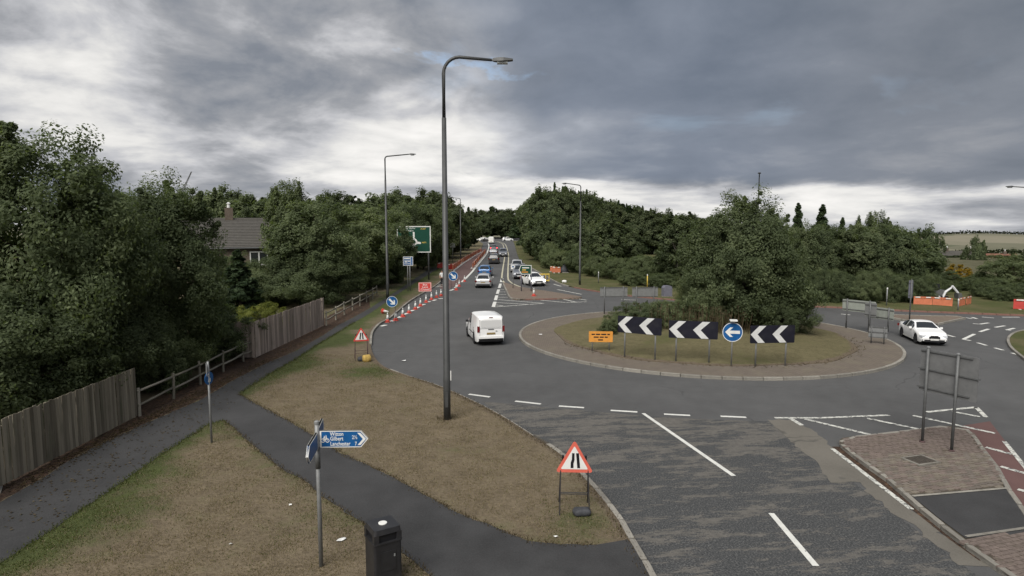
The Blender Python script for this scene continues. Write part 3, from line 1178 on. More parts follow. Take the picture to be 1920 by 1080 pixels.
# by the far splitter island
P4 = [((941.5, 522), (939.5, 529)), ((938.5, 532), (936, 540)), ((935, 543), (932.5, 551)), ((931.5, 554), (929, 563)), ((928, 566), (925, 575.6))]
for a, b in P4:
    mark(a, b, .3, 'white_line', 'dashed_line')
for a, b in (((937, 536.5), (943, 536.5)), ((935, 543), (945, 543)), ((934, 547.5), (948, 547.5)), ((934, 552.5), (949, 552.5)), ((933, 557.5), (952, 557.5)), ((934, 562), (1020, 569)), ((931, 567.5), (990, 571)), ((930, 572), (943, 573.5)), ((925, 576), (1020, 569)), ((1014, 563), (1061, 567.5)), ((1061, 567.5), (1100, 566)), ((1057, 561.5), (1079, 566.5)), ((1082, 560), (1100, 563)), ((1165, 562), (1195, 563)), ((1038, 533), (1052, 537)), ((1045, 543), (1090, 552))):
    mark(a, b, .22, 'white_line_worn', 'hatch_line')
EDGEL = [(866, 529), (883, 512), (892, 501), (910, 479), (914.4, 471), (916.7, 462), (915.6, 456.7)]
mline(EDGEL, .3, 'white_line', 'lane_edge_line')
YEL = [(975, 540), (959, 534), (950, 528), (946.7, 521), (948, 501), (950, 481), (949, 472), (946.7, 462), (943, 456.5), (931, 452.5)]
mline(YEL, .2, 'yellow_line', 'island_edge_line', off=.4)
mline(YEL, .2, 'yellow_line', 'island_edge_line', off=-.4)
for a, b in (((714, 612), (724, 609.5)), ((732, 603), (738, 601)), ((747, 596), (752, 593.5)), ((757, 590), (763, 587.5)), ((770, 583.5), (775, 581.5)), ((780, 578), (785, 575.5)), ((791, 572.5), (796, 570.5)), ((801, 567), (806, 565)), ((812, 564), (817, 562)), ((822, 560.5), (833, 559.5)), ((844, 545), (851, 542)), ((853, 540), (860, 534))):
    mark(a, b, .3, 'white_line', 'dashed_line')
for a, b in (((818, 535.5), (833, 533.5)), ((812, 538.5), (833, 536.5))):
    mark(a, b, .3, 'white_line_worn', 'lane_marking')


# ------------------------------------------------------------------ lettering
def text_mesh(body, size, mat, name='lettering'):
    cu = bpy.data.curves.new(name, 'FONT')
    cu.body = body
    cu.size = size
    cu.resolution_u = 2
    cu.extrude = .002
    cu.offset = size * .010
    ob = bpy.data.objects.new(name, cu)
    COL.objects.link(ob)
    dg = bpy.context.evaluated_depsgraph_get()
    me = bpy.data.meshes.new_from_object(ob.evaluated_get(dg))
    bpy.data.objects.remove(ob)
    bpy.data.curves.remove(cu)
    me.transform(Matrix.Rotation(math.pi / 2, 4, 'X'))
    me.materials.clear()
    me.materials.append(mat)
    return me


def letter(parent, body, size, x, z, y, mat, align='l', squeeze=1.0):
    me = text_mesh(body, size, mat)
    xs = [v.co.x for v in me.vertices]
    w = (max(xs) - min(xs)) * squeeze
    o = put('lettering', me, parent)
    o.scale = (squeeze, 1, 1)
    o.location = (x - (w / 2 if align == 'c' else (w if align == 'r' else 0)), y, z)
    return o


def rect(x0, x1, z0, z1, r=0.0, n=4):
    if r <= 0:
        return [(x0, z0), (x1, z0), (x1, z1), (x0, z1)]
    out = []
    for cx, cz, a0 in ((x1 - r, z0 + r, -90), (x1 - r, z1 - r, 0), (x0 + r, z1 - r, 90), (x0 + r, z0 + r, 180)):
        for k in range(n + 1):
            t = math.radians(a0 + 90 * k / n)
            out.append((cx + r * math.cos(t), cz + r * math.sin(t)))
    return out


def disc(r, c=(0, 0), n=28):
    return [(c[0] + r * math.cos(2 * math.pi * k / n), c[1] + r * math.sin(2 * math.pi * k / n)) for k in range(n)]


def part(parent, name, mat, pts, y0, y1):
    return MB().plate(pts, y0, y1).build(name, M[mat], parent)


def post(parent, x, z0, z1, r=.045, mat='steel', y=0.0, name='post'):
    return MB().tube([(x, y, z0), (x, y, z1)], r, 10).build(name, M[mat], parent, True)


def rot2(pts, a, c=(0, 0)):
    a = math.radians(a)
    return [(c[0] + x * math.cos(a) - z * math.sin(a), c[1] + x * math.sin(a) + z * math.cos(a)) for x, z in pts]


ARROW = [(-.34, .0), (-.10, .24), (-.10, .24), (.0, .24), (-.145, .07), (.34, .07), (.34, -.07), (-.145, -.07), (0, -.24), (-.10, -.24)]
ARROW = [(-.35, 0), (-.12, .23), (.02, .23), (-.13, .075), (.34, .075), (.34, -.075), (-.13, -.075), (.02, -.23), (-.12, -.23)]

# ------------------------------------------------------------------ street lamps


def street_lamp(base, height, arm, label, r0=.11, rz=0.0, group='street lamps', twoarm=False, big=False):
    t = thing('street_lamp', label, 'street lamp', base, rz, group)
    hk = height * .84
    MB().tube([(0, 0, 0), (0, 0, 1.6), (0, 0, 1.62), (0, 0, hk)], [r0, r0, r0 * .94, r0 * .62], 14).build('column', M['lamp_grey'], t, True)
    pts, s = [(0, 0, hk - .02)], 1 if arm > 0 else -1
    bend = .55 if big else .25
    pts.append((0, 0, height - bend))
    for k in range(1, 7):
        a = math.pi / 2 * k / 6
        pts.append((s * bend * (1 - math.cos(a)), 0, height - bend + bend * math.sin(a)))
    dz = -.10 if big else .18
    pts.append((arm, 0, height + dz))
    MB().tube(pts, [r0 * .5] * 2 + [r0 * .44] * 6 + [r0 * .36], 10).build('bracket_arm', M['lamp_grey'], t, True)
    hd = MB()
    x0 = arm
    hl = .72 if big else .6
    pr = [(0, .05), (.10, .10), (.35, .13), (.55, .11), (1.0, .03)]
    for (a, h0), (b, h1) in zip(pr[:-1], pr[1:]):
        k = len(hd.v)
        for q, h in ((a, h0), (b, h1)):
            x = x0 + s * q * hl
            w = .06 + .11 * min(1, q * 2.5) * (1 if q < .9 else .5)
            zt = height + dz + h * .55 + .015 * q
            zb = height + dz - h * .45
            hd.v += [(x, -w, zb), (x, w, zb), (x, w * .7, zt), (x, -w * .7, zt)]
        for i in range(4):
            j = (i + 1) % 4
            hd.f.append((k + i, k + j, k + 4 + j, k + 4 + i))
    n = len(hd.v)
    hd.f += [(0, 1, 2, 3), (n - 4, n - 1, n - 2, n - 3)]
    lh = hd.build('lantern', M['lamp_grey'], t)
    MB().box((x0 + s * hl * .5, 0, height + dz - .075), (hl * .5, .2, .06 if not big else .10)).build('lens', M['lamp_glass'], lh)
    MB().box((0, -r0 - .004, .75), (.10, .012, .55)).build('door', M['lamp_grey'], t)
    return t


def lamp_px(u, vb, vt, arm_u, label, **kw):
    b = G(u, vb, .1)
    top = ZA(u, vt, b.y)
    arm = ZA(arm_u, vt, b.y).x - top.x
    s = 1 if arm > 0 else -1
    return street_lamp(b, top.z - .1, arm - s * .5, label, **kw)


near_lamp = lamp_px(838.5, 786, 107, 957, 'tall grey lamp column on the dry verge in the foreground', r0=.128, big=True)
nl = near_lamp.location
MB().box((.15, -.05, 1.62), (.03, .02, .35)).build('tag_strip', M['white'], near_lamp)
lamp_px(727, 562, 293, 783, 'grey lamp column between footpath and cones on the left', r0=.13)
lamp_px(1087, 534, 347, 1053, 'lamp column on the far verge in front of the dark wood', r0=.12)
lamp_px(864, 490, 372, 843, 'distant lamp column beside the barriers, half behind the near lamp', r0=.12)
street_lamp(Vector((ZA(1421, 400, 68).x, 68, .1)), ZA(1421, 331, 68).z, .9, 'lamp column seen end on behind the roundabout tree', r0=.12, rz=math.radians(-111))
street_lamp(Vector((ZA(1962, 400, 56).x, 56, .1)), ZA(1940, 356, 56).z, ZA(1900, 350, 56).x - ZA(1962, 400, 56).x, 'lamp column past the right edge, only its arm reaching in', r0=.12)

# ------------------------------------------------------------------ chevron boards on the roundabout


def chevron_board(p0, p1, q, label):
    """p0,p1: foot pixels of the two posts; q: left u, right u, left top v, left bottom v"""
    a, b = G(*p0, .15), G(*p1, .15)
    a.z, b.z = isl_z(a.x, a.y), isl_z(b.x, b.y)
    mid = (a + b) / 2
    d = b - a
    rz = math.atan2(d.y, d.x)
    t = thing('chevron_board', label, 'chevron sign', (mid.x, mid.y, min(a.z, b.z)), rz, 'chevron boards on the roundabout')
    half = d.length / 2
    ul, ur, vt, vb = q
    y = a.y
    zt, zb = ZA(ul, vt, y).z - mid.z, ZA(ul, vb, y).z - mid.z
    xl = -half - max(.1, (a - ZA(ul, vt, y)).x)
    xr = half + max(.1, (ZA(ur, vt, b.y) - b).x)
    part(t, 'panel', 'navy', rect(xl, xr, zb, zt, .05), -.075, -.045)
    w, h = xr - xl, zt - zb
    cw = w * .155
    for k in range(2):
        x = xl + w * (.005 + .49 * k)
        part(t, 'chevron', 'offwhite', [(x, zb + h * .5), (x + w * .19, zt - h * .02), (x + w * .19 + cw, zt - h * .02), (x + cw, zb + h * .5), (x + w * .17 + cw, zb + h * .02), (x + w * .17, zb + h * .02)], -.079, -.0755)
    for x in (-half, half):
        post(t, x, 0, zt - .05, .04, 'steel', 0)
    for z in (zb + .15, zt - .15):
        MB().box(((xl + xr) / 2, -.04, z), (w * .94, .016, .05)).build('rail', M['steel_dark'], t)
    return t


chevron_board((1171, 669), (1228, 675), (1159, 1242, 592, 623), 'first chevron board from the left, beside the orange notice')
chevron_board((1267, 678), (1329, 681), (1255, 1346, 600.5, 633), 'middle chevron board, just left of the blue arrow disc')
chevron_board((1416, 686), (1472, 685), (1406, 1490, 610, 643), 'rightmost chevron board, just right of the blue arrow disc')


def blue_disc(base, r, zc, rz, label, ang, postr=.035, stand=False, light=False, name='arrow_sign'):
    t = thing(name, label, 'road sign', base, rz)
    part(t, 'panel', 'blue', disc(r, (0, zc)), -.06, -.04)
    MB().ring(r * .99, r * .93, -.065, -.0605, (0, zc)).build('border', M['white'], t)
    pts = rot2([(x * 2.1 * r, z * 2.1 * r) for x, z in ARROW], ang, (0, zc))
    part(t, 'arrow', 'white', pts, -.065, -.0605)
    if not stand:
        post(t, 0, 0, zc + r * .8, postr, 'steel')
    else:
        for x in (-.22, .22):
            MB().tube([(x, -.05, zc - r * .8), (x, -.28, 0)], .016, 6).build('leg', M['black_steel'], t)
            MB().tube([(x, -.03, zc - r * .8), (x, .32, 0)], .016, 6).build('leg', M['black_steel'], t)
        MB().tube([(-.22, -.16, .32), (.22, -.16, .32)], .012, 6).build('crossbar', M['black_steel'], t)
        MB().box((0, -.03, zc), (.06, .012, r * 1.8)).build('spine', M['black_steel'], t)
    if light:
        lb = MB().tube([(0, .02, zc + r * .8), (0, -.10, zc + r + .09), (0, -.26, zc + r + .10)], .02, 6)
        lb.build('light_bracket', M['steel'], t)
        MB().box((0, -.2, zc + r + .12), (.34, .26, .07)).build('sign_light', M['white'], t)
    return t


b = G(1371, 685, .2)
zc = ZA(1376, 622.4, b.y).z - b.z
blue_disc(b, .48, zc, facing(b) * .5, 'round blue sign with white arrow left between the chevron boards', 0, light=True)

# orange notice
b = G(1126, 657, .2)
t = thing('notice_sign', 'small orange notice with three dark lines on two short posts', 'notice', b, facing(b) * .4)
k = 1200 / b.y
z0, z1, hw = ZA(1126, 641, b.y).z - b.z, ZA(1126, 621, b.y).z - b.z, 22.5 / k
part(t, 'panel', 'orange', rect(-hw, hw, z0, z1, .03), -.06, -.04)
for i, (w, ww) in enumerate(((.78, (4, 5, 6, 3)), (.60, (5, 4, 3)), (.22, (5,)))):
    z = z1 - (z1 - z0) * (.28 + .26 * i)
    x, tot = -hw * w, sum(ww) + .6 * (len(ww) - 1)
    for n_ in ww:
        L = 2 * hw * w * n_ / tot
        part(t, 'printed_word', 'black', rect(x, x + L * .92, z - .035, z + .035), -.0625, -.0605)
        x += L + 2 * hw * w * .6 / tot
for x in (-hw * .7, hw * .72):
    post(t, x, 0, z1 - .05, .03, 'steel')


# sign boards seen from behind
def sign_back(base, w, z0, z1, rz, label, posts=2, rails=(.15, .85), mat='sign_back', ext=0.0, h=None, poster=.045, cat='road sign'):
    t = thing('sign_board', label, cat, base, rz)
    part(t, 'panel', mat, rect(-w / 2, w / 2, z0, z1, .05), .05, .075)
    for f in rails:
        z = z0 + (z1 - z0) * f
        MB().box((0, .035, z), (w + ext, .03, .055)).build('rail', M['steel_dark'], t)
    xs = [0] if posts == 1 else [-w * .34, w * .34]
    for x in xs:
        o = post(t, x, 0, z1 + .06, poster, 'steel_dark')
    return t


for u0, u1, vb, lab in ((1124, 1177, 588, 'left grey back of a chevron board on the far side of the roundabout'), (1184, 1234, 588, 'right grey back of a chevron board, beside the bramble')):
    b = G((u0 + u1) / 2, vb, .15)
    w = (u1 - u0) * b.y / 1200
    sign_back(b, w, ZA(u0, 557, b.y).z - .15, ZA(u0, 538.5, b.y).z - .15, math.radians(6), lab, rails=(.06, .97))
b = G(1607, 617, .15)
sign_back(b, 2.1, ZA(1600, 585, b.y).z - .15, ZA(1600, 563.5, b.y).z - .15, math.radians(-52), 'pale back of a chevron board at the right end of the roundabout', mat='cabinet')
b = G(1629, 624, .15)
sign_back(b, .75, ZA(1629, 594, b.y).z - .15, ZA(1629, 568, b.y).z - .15, math.radians(-60), 'dark narrow sign back between the two boards at the roundabout end', posts=1)
b = G(1647, 619, .15)
sign_back(b, 1.9, ZA(1647, 598, b.y).z - .15, ZA(1647, 576.5, b.y).z - .15, math.radians(-66), 'edge-on sign board nearest the white coupe on the roundabout', mat='cabinet')
b = G(1645, 644, .15)
sign_back(b, .95, .35, .95, math.radians(-30), 'low notice seen from behind on the bare soil of the roundabout', rails=(0, .5, 1), poster=.03)
b = G(1705, 601, .12)
sign_back(b, .34, ZA(1705, 562, b.y).z, ZA(1705, 529, b.y).z, math.radians(10), 'slim tall sign back on the paved island behind the white coupe', posts=1, mat='steelblue')

# the bare sign frame on the sett island
a, c = G(1729, 829, .12), G(1784, 846, .12)
d = c - a
t = thing('sign_board', 'grey sign seen from behind on two tall posts on the sett island', 'road sign', a, math.atan2(d.y, d.x))
L = d.length
ztop = ZA(1747, 655, a.y).z - .12
for x, dz in ((0, 0.05), (L, 0)):
    MB().tube([(x, 0, 0), (x, 0, ztop + dz)], .043, 12).build('post', M['steel_dark'], t, True)
    MB().lathe([(.085, 0), (.085, .03), (.06, .05)], 12, (x, 0, 0)).build('base_collar', M['rust_steel'], t)
    MB().lathe([(.056, 0), (.056, .03), (.02, .05)], 12, (x, 0, ztop + dz)).build('post_cap', M['steel'], t)
for dz, e0, e1 in ((-.07, .27, .38), (-.66, .32, .62), (-1.26, .33, .36)):
    MB().box(((L + e1 - e0) / 2,   .07, ztop + dz), (L + e0 + e1, .035, .045)).build('rail', M['steel_dark'], t)
part(t, 'panel', 'frame_back', rect(-.28, L + .55, ztop - 1.38, ztop - .02, .05), .09, .115)

# ------------------------------------------------------------------ triangular road-narrows signs on frames


def narrows_sign(base, w, rz, label, scale=1.0, mat='red', frame='black_steel', top=1.75):
    t = thing('triangle_sign', label, 'road sign', base, rz, 'road narrows signs on folding frames')
    h = w * .88
    z0 = top - h

    def tri(s, r):
        pts = []
        cx, cz = 0, z0 + h * .36
        cs = [(-w / 2, z0), (w / 2, z0), (0, z0 + h)]
        cs = [(cx + (x - cx) * s, cz + (z - cz) * s) for x, z in cs]
        for i in range(3):
            p, a_, b_ = cs[i], cs[i - 1], cs[(i + 1) % 3]
            va, vb = Vector((a_[0] - p[0], a_[1] - p[1])).normalized(), Vector((b_[0] - p[0], b_[1] - p[1])).normalized()
            pts += [(p[0] + va.x * r, p[1] + va.y * r), (p[0] + (va.x + vb.x) * r * .35, p[1] + (va.y + vb.y) * r * .35), (p[0] + vb.x * r, p[1] + vb.y * r)]
        return pts
    part(t, 'panel', mat, tri(1, .07), -.05, -.035)
    part(t, 'white_field', 'white', tri(.72, .03), -.055, -.0505)
    zc_ = z0 + h * .14
    hh = h * .46
    part(t, 'symbol', 'black', [(-.10 * w, zc_), (-.025 * w, zc_), (-.025 * w, zc_ + hh * .3), (.0 * w, zc_ + hh * .55), (-.0 * w, zc_ + hh), (-.065 * w, zc_ + hh), (-.07 * w, zc_ + hh * .58), (-.10 * w, zc_ + hh * .36)], -.0595, -.0555)
    part(t, 'symbol', 'black', [(.075 * w, zc_), (.15 * w, zc_), (.115 * w, zc_ + hh), (.04 * w, zc_ + hh)], -.0595, -.0555)
    for s in (-1, 1):
        x = s * w * .36
        MB().tube([(x, -.02, z0 + .12), (x * 1.02 + s * .02, -.34, 0)], .014, 6).build('front_leg', M[frame], t)
        MB().tube([(x, -.02, z0 + .12), (x * 1.02 + s * .02, .40, 0)], .014, 6).build('back_leg', M[frame], t)
    for zz, yy in ((.50, -.16), (.28, .26)):
        MB().tube([(-w * .37, yy, zz), (w * .37, yy, zz)], .011, 6).build('crossbar', M[frame], t)
    for s in (-1, 1):
        MB().box((s * w * .30, -.02, z0 + h * .45), (.05, .05, .10)).build('clip', M['black'], t)
    return t


b = G(1076, 955, .1)
narrows_sign(b, .93, facing(b) + .05, 'large road narrows triangle at the kerb in the foreground', top=ZA(1076, 824, b.y).z - .1, mat='red_faded')
b2 = G(678, 674, .1)
narrows_sign(b2, .84, facing(b2) + .05, 'smaller road narrows triangle beside the yellow sack', top=ZA(678, 613, b2.y).z - .1, frame='rust_steel')


def sack(loc, dims, rz, mat, label, seed):
    rnd = random.Random(seed)
    bm = bmesh.new()
    bmesh.ops.create_icosphere(bm, subdivisions=3, radius=1)
    for v in bm.verts:
        p = v.co
        n = Vector((abs(p.x) ** .6 * (1 if p.x > 0 else -1), abs(p.y) ** .6 * (1 if p.y > 0 else -1), abs(p.z) ** .8 * (1 if p.z > 0 else -1)))
        w = .08 * math.sin(5 * p.x + seed) * math.sin(4 * p.y + 2 * seed) + .05 * math.sin(9 * p.y + p.x * 7)
        v.co = Vector((n.x * dims[0] * (1 + w), n.y * dims[1] * (1 + w), max(-.98, n.z * (1 + w)) * dims[2]))
    me = bpy.data.meshes.new('sandbag')
    bm.to_mesh(me)
    bm.free()
    me.materials.append(M[mat])
    me.polygons.foreach_set('use_smooth', [True] * len(me.polygons))
    return tag(put('sandbag', me, None, (loc[0], loc[1], loc[2] + dims[2] * .9), rz), label, 'sandbag')


p = G(1091, 966, .1)
sack(p, (.22, .13, .10), .1, 'sack_dark', 'dark sandbag on the grass under the near triangle sign', 1)
p = G(688, 678, .1)
sack(p, (.22, .16, .19), .3, 'sack_yellow', 'yellow sandbag at the foot of the far triangle sign', 2)
p = G(677, 677, .1)
sack(p, (.17, .15, .12), .2, 'sack_dark', 'dark sandbag left of the yellow one', 3)

# ------------------------------------------------------------------ finger post, cycle sign, bin
bp = Vector((ZA(594, 800, 12.6).x, 12.6, .1))
t = thing('finger_post', 'grey cycle route post with three blue finger signs by the path', 'signpost', bp, 0)
zt = ZA(594, 793, 12.6).z - .1
MB().tube([(0, 0, 0), (0, 0, zt)], .045, 12).build('post', M['steel'], t, True)
MB().lathe([(.055, 0), (.055, .05), (.03, .07)], 12, (0, 0, zt - .02)).build('post_cap', M['steel'], t)
MB().lathe([(.052, 0), (.052, .45)], 12, (0, 0, zt - .95)).build('sleeve', M['steel_dark'], t, True)


def finger(ang, L, h, ztop_, texts, flip=False):
    e = bpy.data.objects.new('finger_sign', MB().plate([(.06, ztop_ - h), (L - h * .42, ztop_ - h), (L, ztop_ - h / 2), (L - h * .42, ztop_), (.06, ztop_)], -.02, .02).mesh('finger_sign', M['blue']))
    COL.objects.link(e)
    e.parent = t
    e.rotation_euler = (0, 0, ang)
    zb_, zt_ = ztop_ - h, ztop_
    bd = .016
    fr = MB()
    out = [(.06, zb_), (L - h * .42, zb_), (L, zb_ + h / 2), (L - h * .42, zt_), (.06, zt_)]
    inn = [(.06 + bd * 2, zb_ + bd), (L - h * .42 - bd * .5, zb_ + bd), (L - bd * 1.5, zb_ + h / 2), (L - h * .42 - bd * .5, zt_ - bd), (.06 + bd * 2, zt_ - bd)]
    for i in range(5):
        j = (i + 1) % 5
        for y in (-.024, .024):
            fr.quad((out[i][0], y, out[i][1]), (out[j][0], y, out[j][1]), (inn[j][0], y, inn[j][1]), (inn[i][0], y, inn[i][1]))
        fr.quad((out[i][0], -.024, out[i][1]), (out[i][0], .024, out[i][1]), (out[j][0], .024, out[j][1]), (out[j][0], -.024, out[j][1]))
    fr.build('white_border', M['white'], e)
    cx = L - h * .62
    MB().plate([(cx, zb_ + .045), (cx + .06, zb_ + .045), (cx + .06 + h * .32, zb_ + h / 2), (cx + .06, zt_ - .045), (cx, zt_ - .045), (cx + h * .32, zb_ + h / 2)], -.0245, -.0205).build('chevron', M['white'], e)
    if texts:
        bk = MB()
        for x in (.12, .21):
            bk.ring(.042, .030, -.0245, -.0205, (x, zb_ + h * .42), 18)
        for p0, p1 in (((.12, .42), (.148, .64)), ((.148, .64), (.192, .64)), ((.192, .64), (.21, .42)), ((.12, .42), (.168, .42)), ((.168, .42), (.192, .64)), ((.168, .42), (.148, .70)), ((.192, .64), (.185, .74))):
            a0, a1 = (p0[0], zb_ + h * p0[1]), (p1[0], zb_ + h * p1[1])
            dd = Vector((a1[0] - a0[0], a1[1] - a0[1])).normalized() * .006
            bk.plate([(a0[0] - dd.y, a0[1] + dd.x), (a0[0] + dd.y, a0[1] - dd.x), (a1[0] + dd.y, a1[1] - dd.x), (a1[0] - dd.y, a1[1] + dd.x)], -.0245, -.0205)
        bk.build('bicycle_symbol', M['white'], e)
        for body, sz, x, zf, al in texts:
            letter(e, body, sz, x, zb_ + h * zf, -.0225, M['white'], al, .78)
    return e


hgt = .345
ztf = ZA(600, 807.5, 12.6).z - .1
finger(math.radians(1.5), 1.03, hgt, ztf, [('Witton', .118, .265, .70, 'l'), ('Gilbert', .118, .265, .42, 'l'), ('2\u00bd', .11, .81, .50, 'r'), ('Lanchester', .118, .265, .11, 'l'), ('7', .11, .80, .11, 'r')])
finger(math.radians(-84), .98, hgt, ztf - .02, None)
finger(math.radians(99), .9, hgt, ztf + .02, None)

bp = G(397, 830, .1)
t = thing('cycle_sign', 'slim leaning-looking pole with a small round blue sign by the path fork', 'road sign', bp, 0)
zt = ZA(386, 678, bp.y).z - .1
MB().tube([(0, 0, 0), (0, 0, zt)], .035, 10).build('post', M['steel'], t, True)
zc = ZA(384, 709, bp.y).z - .1
e = part(t, 'panel', 'blue', disc(.21, (0, zc), 20), -.055, -.04)
e.rotation_euler = (0, 0, math.radians(80))
e.location = (-.03, 0, 0)
for pts in ([(-.05, zc - .12), (-.015, zc - .12), (.02, zc + .0), (.0, zc + .09), (-.04, zc + .09), (-.03, zc)], disc(.03, (-.02, zc + .13), 10), [(.02, zc - .12), (.06, zc - .12), (.06, zc - .02), (.02, zc + .02)]):
    s_ = MB().plate(pts, -.060, -.0555).build('symbol', M['white'], e)
e2 = part(t, 'second_panel', 'sign_back', rect(-.02, .36, zc + .12, zc + .5, .03), -.012, .0)
e2.rotation_euler = (0, 0, math.radians(-60))
e2.location = (-.05, -.02, 0)

bb = Vector((ZA(718, 1000, 12.0).x, 12.0, .11))
t = thing('litter_bin', 'black square litter bin with a pale ashtray disc on top', 'litter bin', bb, math.radians(32))
t.scale = (1, 1, .93)
zt = 1.30
W = .56


def rbox(w, z0, z1, r=.05, taper=1.0):
    o1 = rect(-w / 2, w / 2, -w / 2, w / 2, r, 3)
    mb = MB()
    n = len(o1)
    mb.v += [(x, y, z0) for x, y in o1] + [(x * taper, y * taper, z1) for x, y in o1]
    mb.f.append(tuple(range(n))[::-1])
    mb.f.append(tuple(range(n, 2 * n)))
    for i in range(n):
        j = (i + 1) % n
        mb.f.append((i, j, n + j, n + i))
    return mb


rbox(W, 0, 1.0).build('body', M['bin'], t)
rbox(W + .03, 1.0, 1.03).build('rim', M['bin'], t)
top = MB()
for sx in (-1, 1):
    for sy in (-1, 1):
        top.box((sx * (W / 2 - .05), sy * (W / 2 - .05), 1.12), (.1, .1, .18))
top.build('aperture_pillar', M['bin'], t)['kind'] = 'stuff'
rbox(W - .09, 1.03, 1.2).build('inner_liner', M['black'], t)
rbox(W, 1.2, 1.31, .05, .93).build('hood', M['bin'], t)
MB().lathe([(.085, 1.31), (.085, 1.325), (.07, 1.33), (.0, 1.328)], 20).build('ashtray', M['white'], t)
MB().box((0, -W / 2 - .006, .62), (.3, .012, .42)).build('door_panel', M['bin'], t)
MB().box((.12, -W / 2 - .012, .72), (.03, .012, .06)).build('lock', M['steel'], t)

# green cabinet at the very left edge
c0 = G(-30, 925, .1)
t = thing('utility_cabinet', 'pale grey cabinet cut by the left edge beside the board fence', 'cabinet', c0, math.radians(35))
MB().box((0, 0, .45), (.62, .4, .86)).build('body', M['cabinet'], t)
MB().box((0, 0, .02), (.74, .5, .06)).build('plinth', M['kerb'], t)
MB().box((0, -.206, .46), (.54, .012, .74)).build('door', M['cabinet'], t)

# ------------------------------------------------------------------ timber fences


def board_fence(a, b, h, mat, label, bw=.115, seed=0, ret=None):
    rnd = random.Random(seed)
    t = thing('board_fence', label, 'fence', a, 0)
    d = b - a
    L = d.length
    t.rotation_euler = (0, 0, math.atan2(d.y, d.x))
    n = int(L / bw)
    mes = []
    for w in (bw * .97, bw * 1.02, bw * .94):
        mes.append(MB().box((0, 0, .5), (w, .018, 1)).mesh('board', M[mat]))
    for k in range(n):
        o = put('board', rnd.choice(mes), t)
        o.location = ((k + .5) * L / n, rnd.choice((-.006, .006)) + rnd.gauss(0, .003), .05)
        o.rotation_euler = (rnd.gauss(0, .008), rnd.gauss(0, .006), rnd.gauss(0, .03))
        o.scale = (1, 1, h + rnd.gauss(0, .012))
    for z in (.35, h * .55, h * .9):
        MB().box((L / 2, .045, z), (L, .045, .08)).build('rail', M[mat], t)
    m = max(2, int(L / 1.85) + 1)
    for k in range(m):
        MB().box((.05 + (L - .1) * k / (m - 1), .09, h * .5), (.09, .09, h + .02)).build('post', M[mat], t)
    if ret:
        r = MB()
        for k in range(ret):
            o = put('board', mes[k % 3], t)
            o.location = (-.02, .1 + k * bw, .05)
            o.rotation_euler = (0, 0, math.pi / 2 + .1)
            o.scale = (1, 1, h)
    return t


board_fence(G(-150, 993, .1), G(258, 782, .1), 1.78, 'fence1', 'dark weathered board fence along the path at the left edge', .125, 1)
board_fence(G(480, 672, .1), G(608, 611, .1), 1.9, 'fence2', 'pale vertical board fence halfway along the path', .15, 2, ret=7)


def rail_fence(px, label, h=1.0, seed=0, spacing=2.3):
    rnd = random.Random(seed)
    pts = gl(px, .1)
    t = thing('rail_fence', label, 'fence', pts[0], 0)
    o0 = pts[0]
    P = arcwalk(pts, spacing)
    if (P[-1] - pts[-1]).length > .6:
        P.append(pts[-1])
    for p in P:
        q = p - o0
        lean = rnd.gauss(0, .03)
        MB().tube([(q.x, q.y, -.1), (q.x + lean, q.y, h + .08)], [.06, .055], 8).build('post', M['rail'], t)
    for a_, b_ in zip(P[:-1], P[1:]):
        for z in (h * .93, h * .42):
            a1, b1 = a_ - o0, b_ - o0
            za, zb = z + rnd.gauss(0, .02), z + rnd.gauss(0, .02)
            MB().tube([(a1.x, a1.y - .06, za), ((a1.x + b1.x) / 2, (a1.y + b1.y) / 2 - .06, (za + zb) / 2 - rnd.uniform(0, .03)), (b1.x, b1.y - .06, zb)], .045, 7).build('rail', M['rail'], t, True)
    return t


rail_fence([(262, 780), (301, 761), (344, 738), (400, 708), (449, 681), (474, 671)], 'grey two-rail timber fence between the dark and the pale board fences', .97, 3)
rail_fence([(612, 611), (645, 591), (680, 571), (707, 555)], 'two-rail timber fence beyond the pale board fence', .95, 4, 2.6)

# ------------------------------------------------------------------ signs along the left of the road
b = G(797, 558, .1)
zz0, zz1 = ZA(797, 546, b.y).z - .1, ZA(797, 530, b.y).z - .1
k = b.y / 1200
hw = 11.5 * k
t = thing('lane_closed_sign', 'red rectangular Bus Lane Closed sign behind the row of cones', 'road sign', b, facing(b))
part(t, 'panel', 'red', rect(-hw - .03, hw + .03, zz0 - .03, zz1 + .03, .03), -.05, -.03)
for pts in (rect(-hw, hw, zz0, zz0 + .04), rect(-hw, hw, zz1 - .04, zz1), rect(-hw, -hw + .04, zz0 + .041, zz1 - .041), rect(hw - .04, hw, zz0 + .041, zz1 - .041)):
    part(t, 'border', 'white', pts, -.054, -.0505)
hh = zz1 - zz0
for i, s in enumerate(('Bus', 'Lane', 'Closed')):
    letter(t, s, hh * .29, 0, zz1 - hh * (.32 + .27 * i), -.0525, M['white'], 'c', 1.25)
for x in (-hw * .7, hw * .7):
    MB().tube([(x, -.03, zz0), (x, -.3, 0)], .018, 6).build('leg', M['black_steel'], t)
    MB().tube([(x, -.03, zz0), (x, .35, 0)], .018, 6).build('leg', M['black_steel'], t)

b = G(731, 604, .02)
zc = ZA(735, 566, b.y).z
b = Vector((ZA(735, 566, b.y).x, b.y, .02))
blue_disc(b, 10.5 * b.y / 1200, zc, facing(b), 'round blue keep right sign at the start of the cone row', 135, stand=True)
b = G(850, 543, .02)
zc = ZA(849, 518, b.y).z
blue_disc(b, 9.0 * b.y / 1200, zc, facing(b), 'second round blue keep right sign, just right of the near lamp column', 135, stand=True)

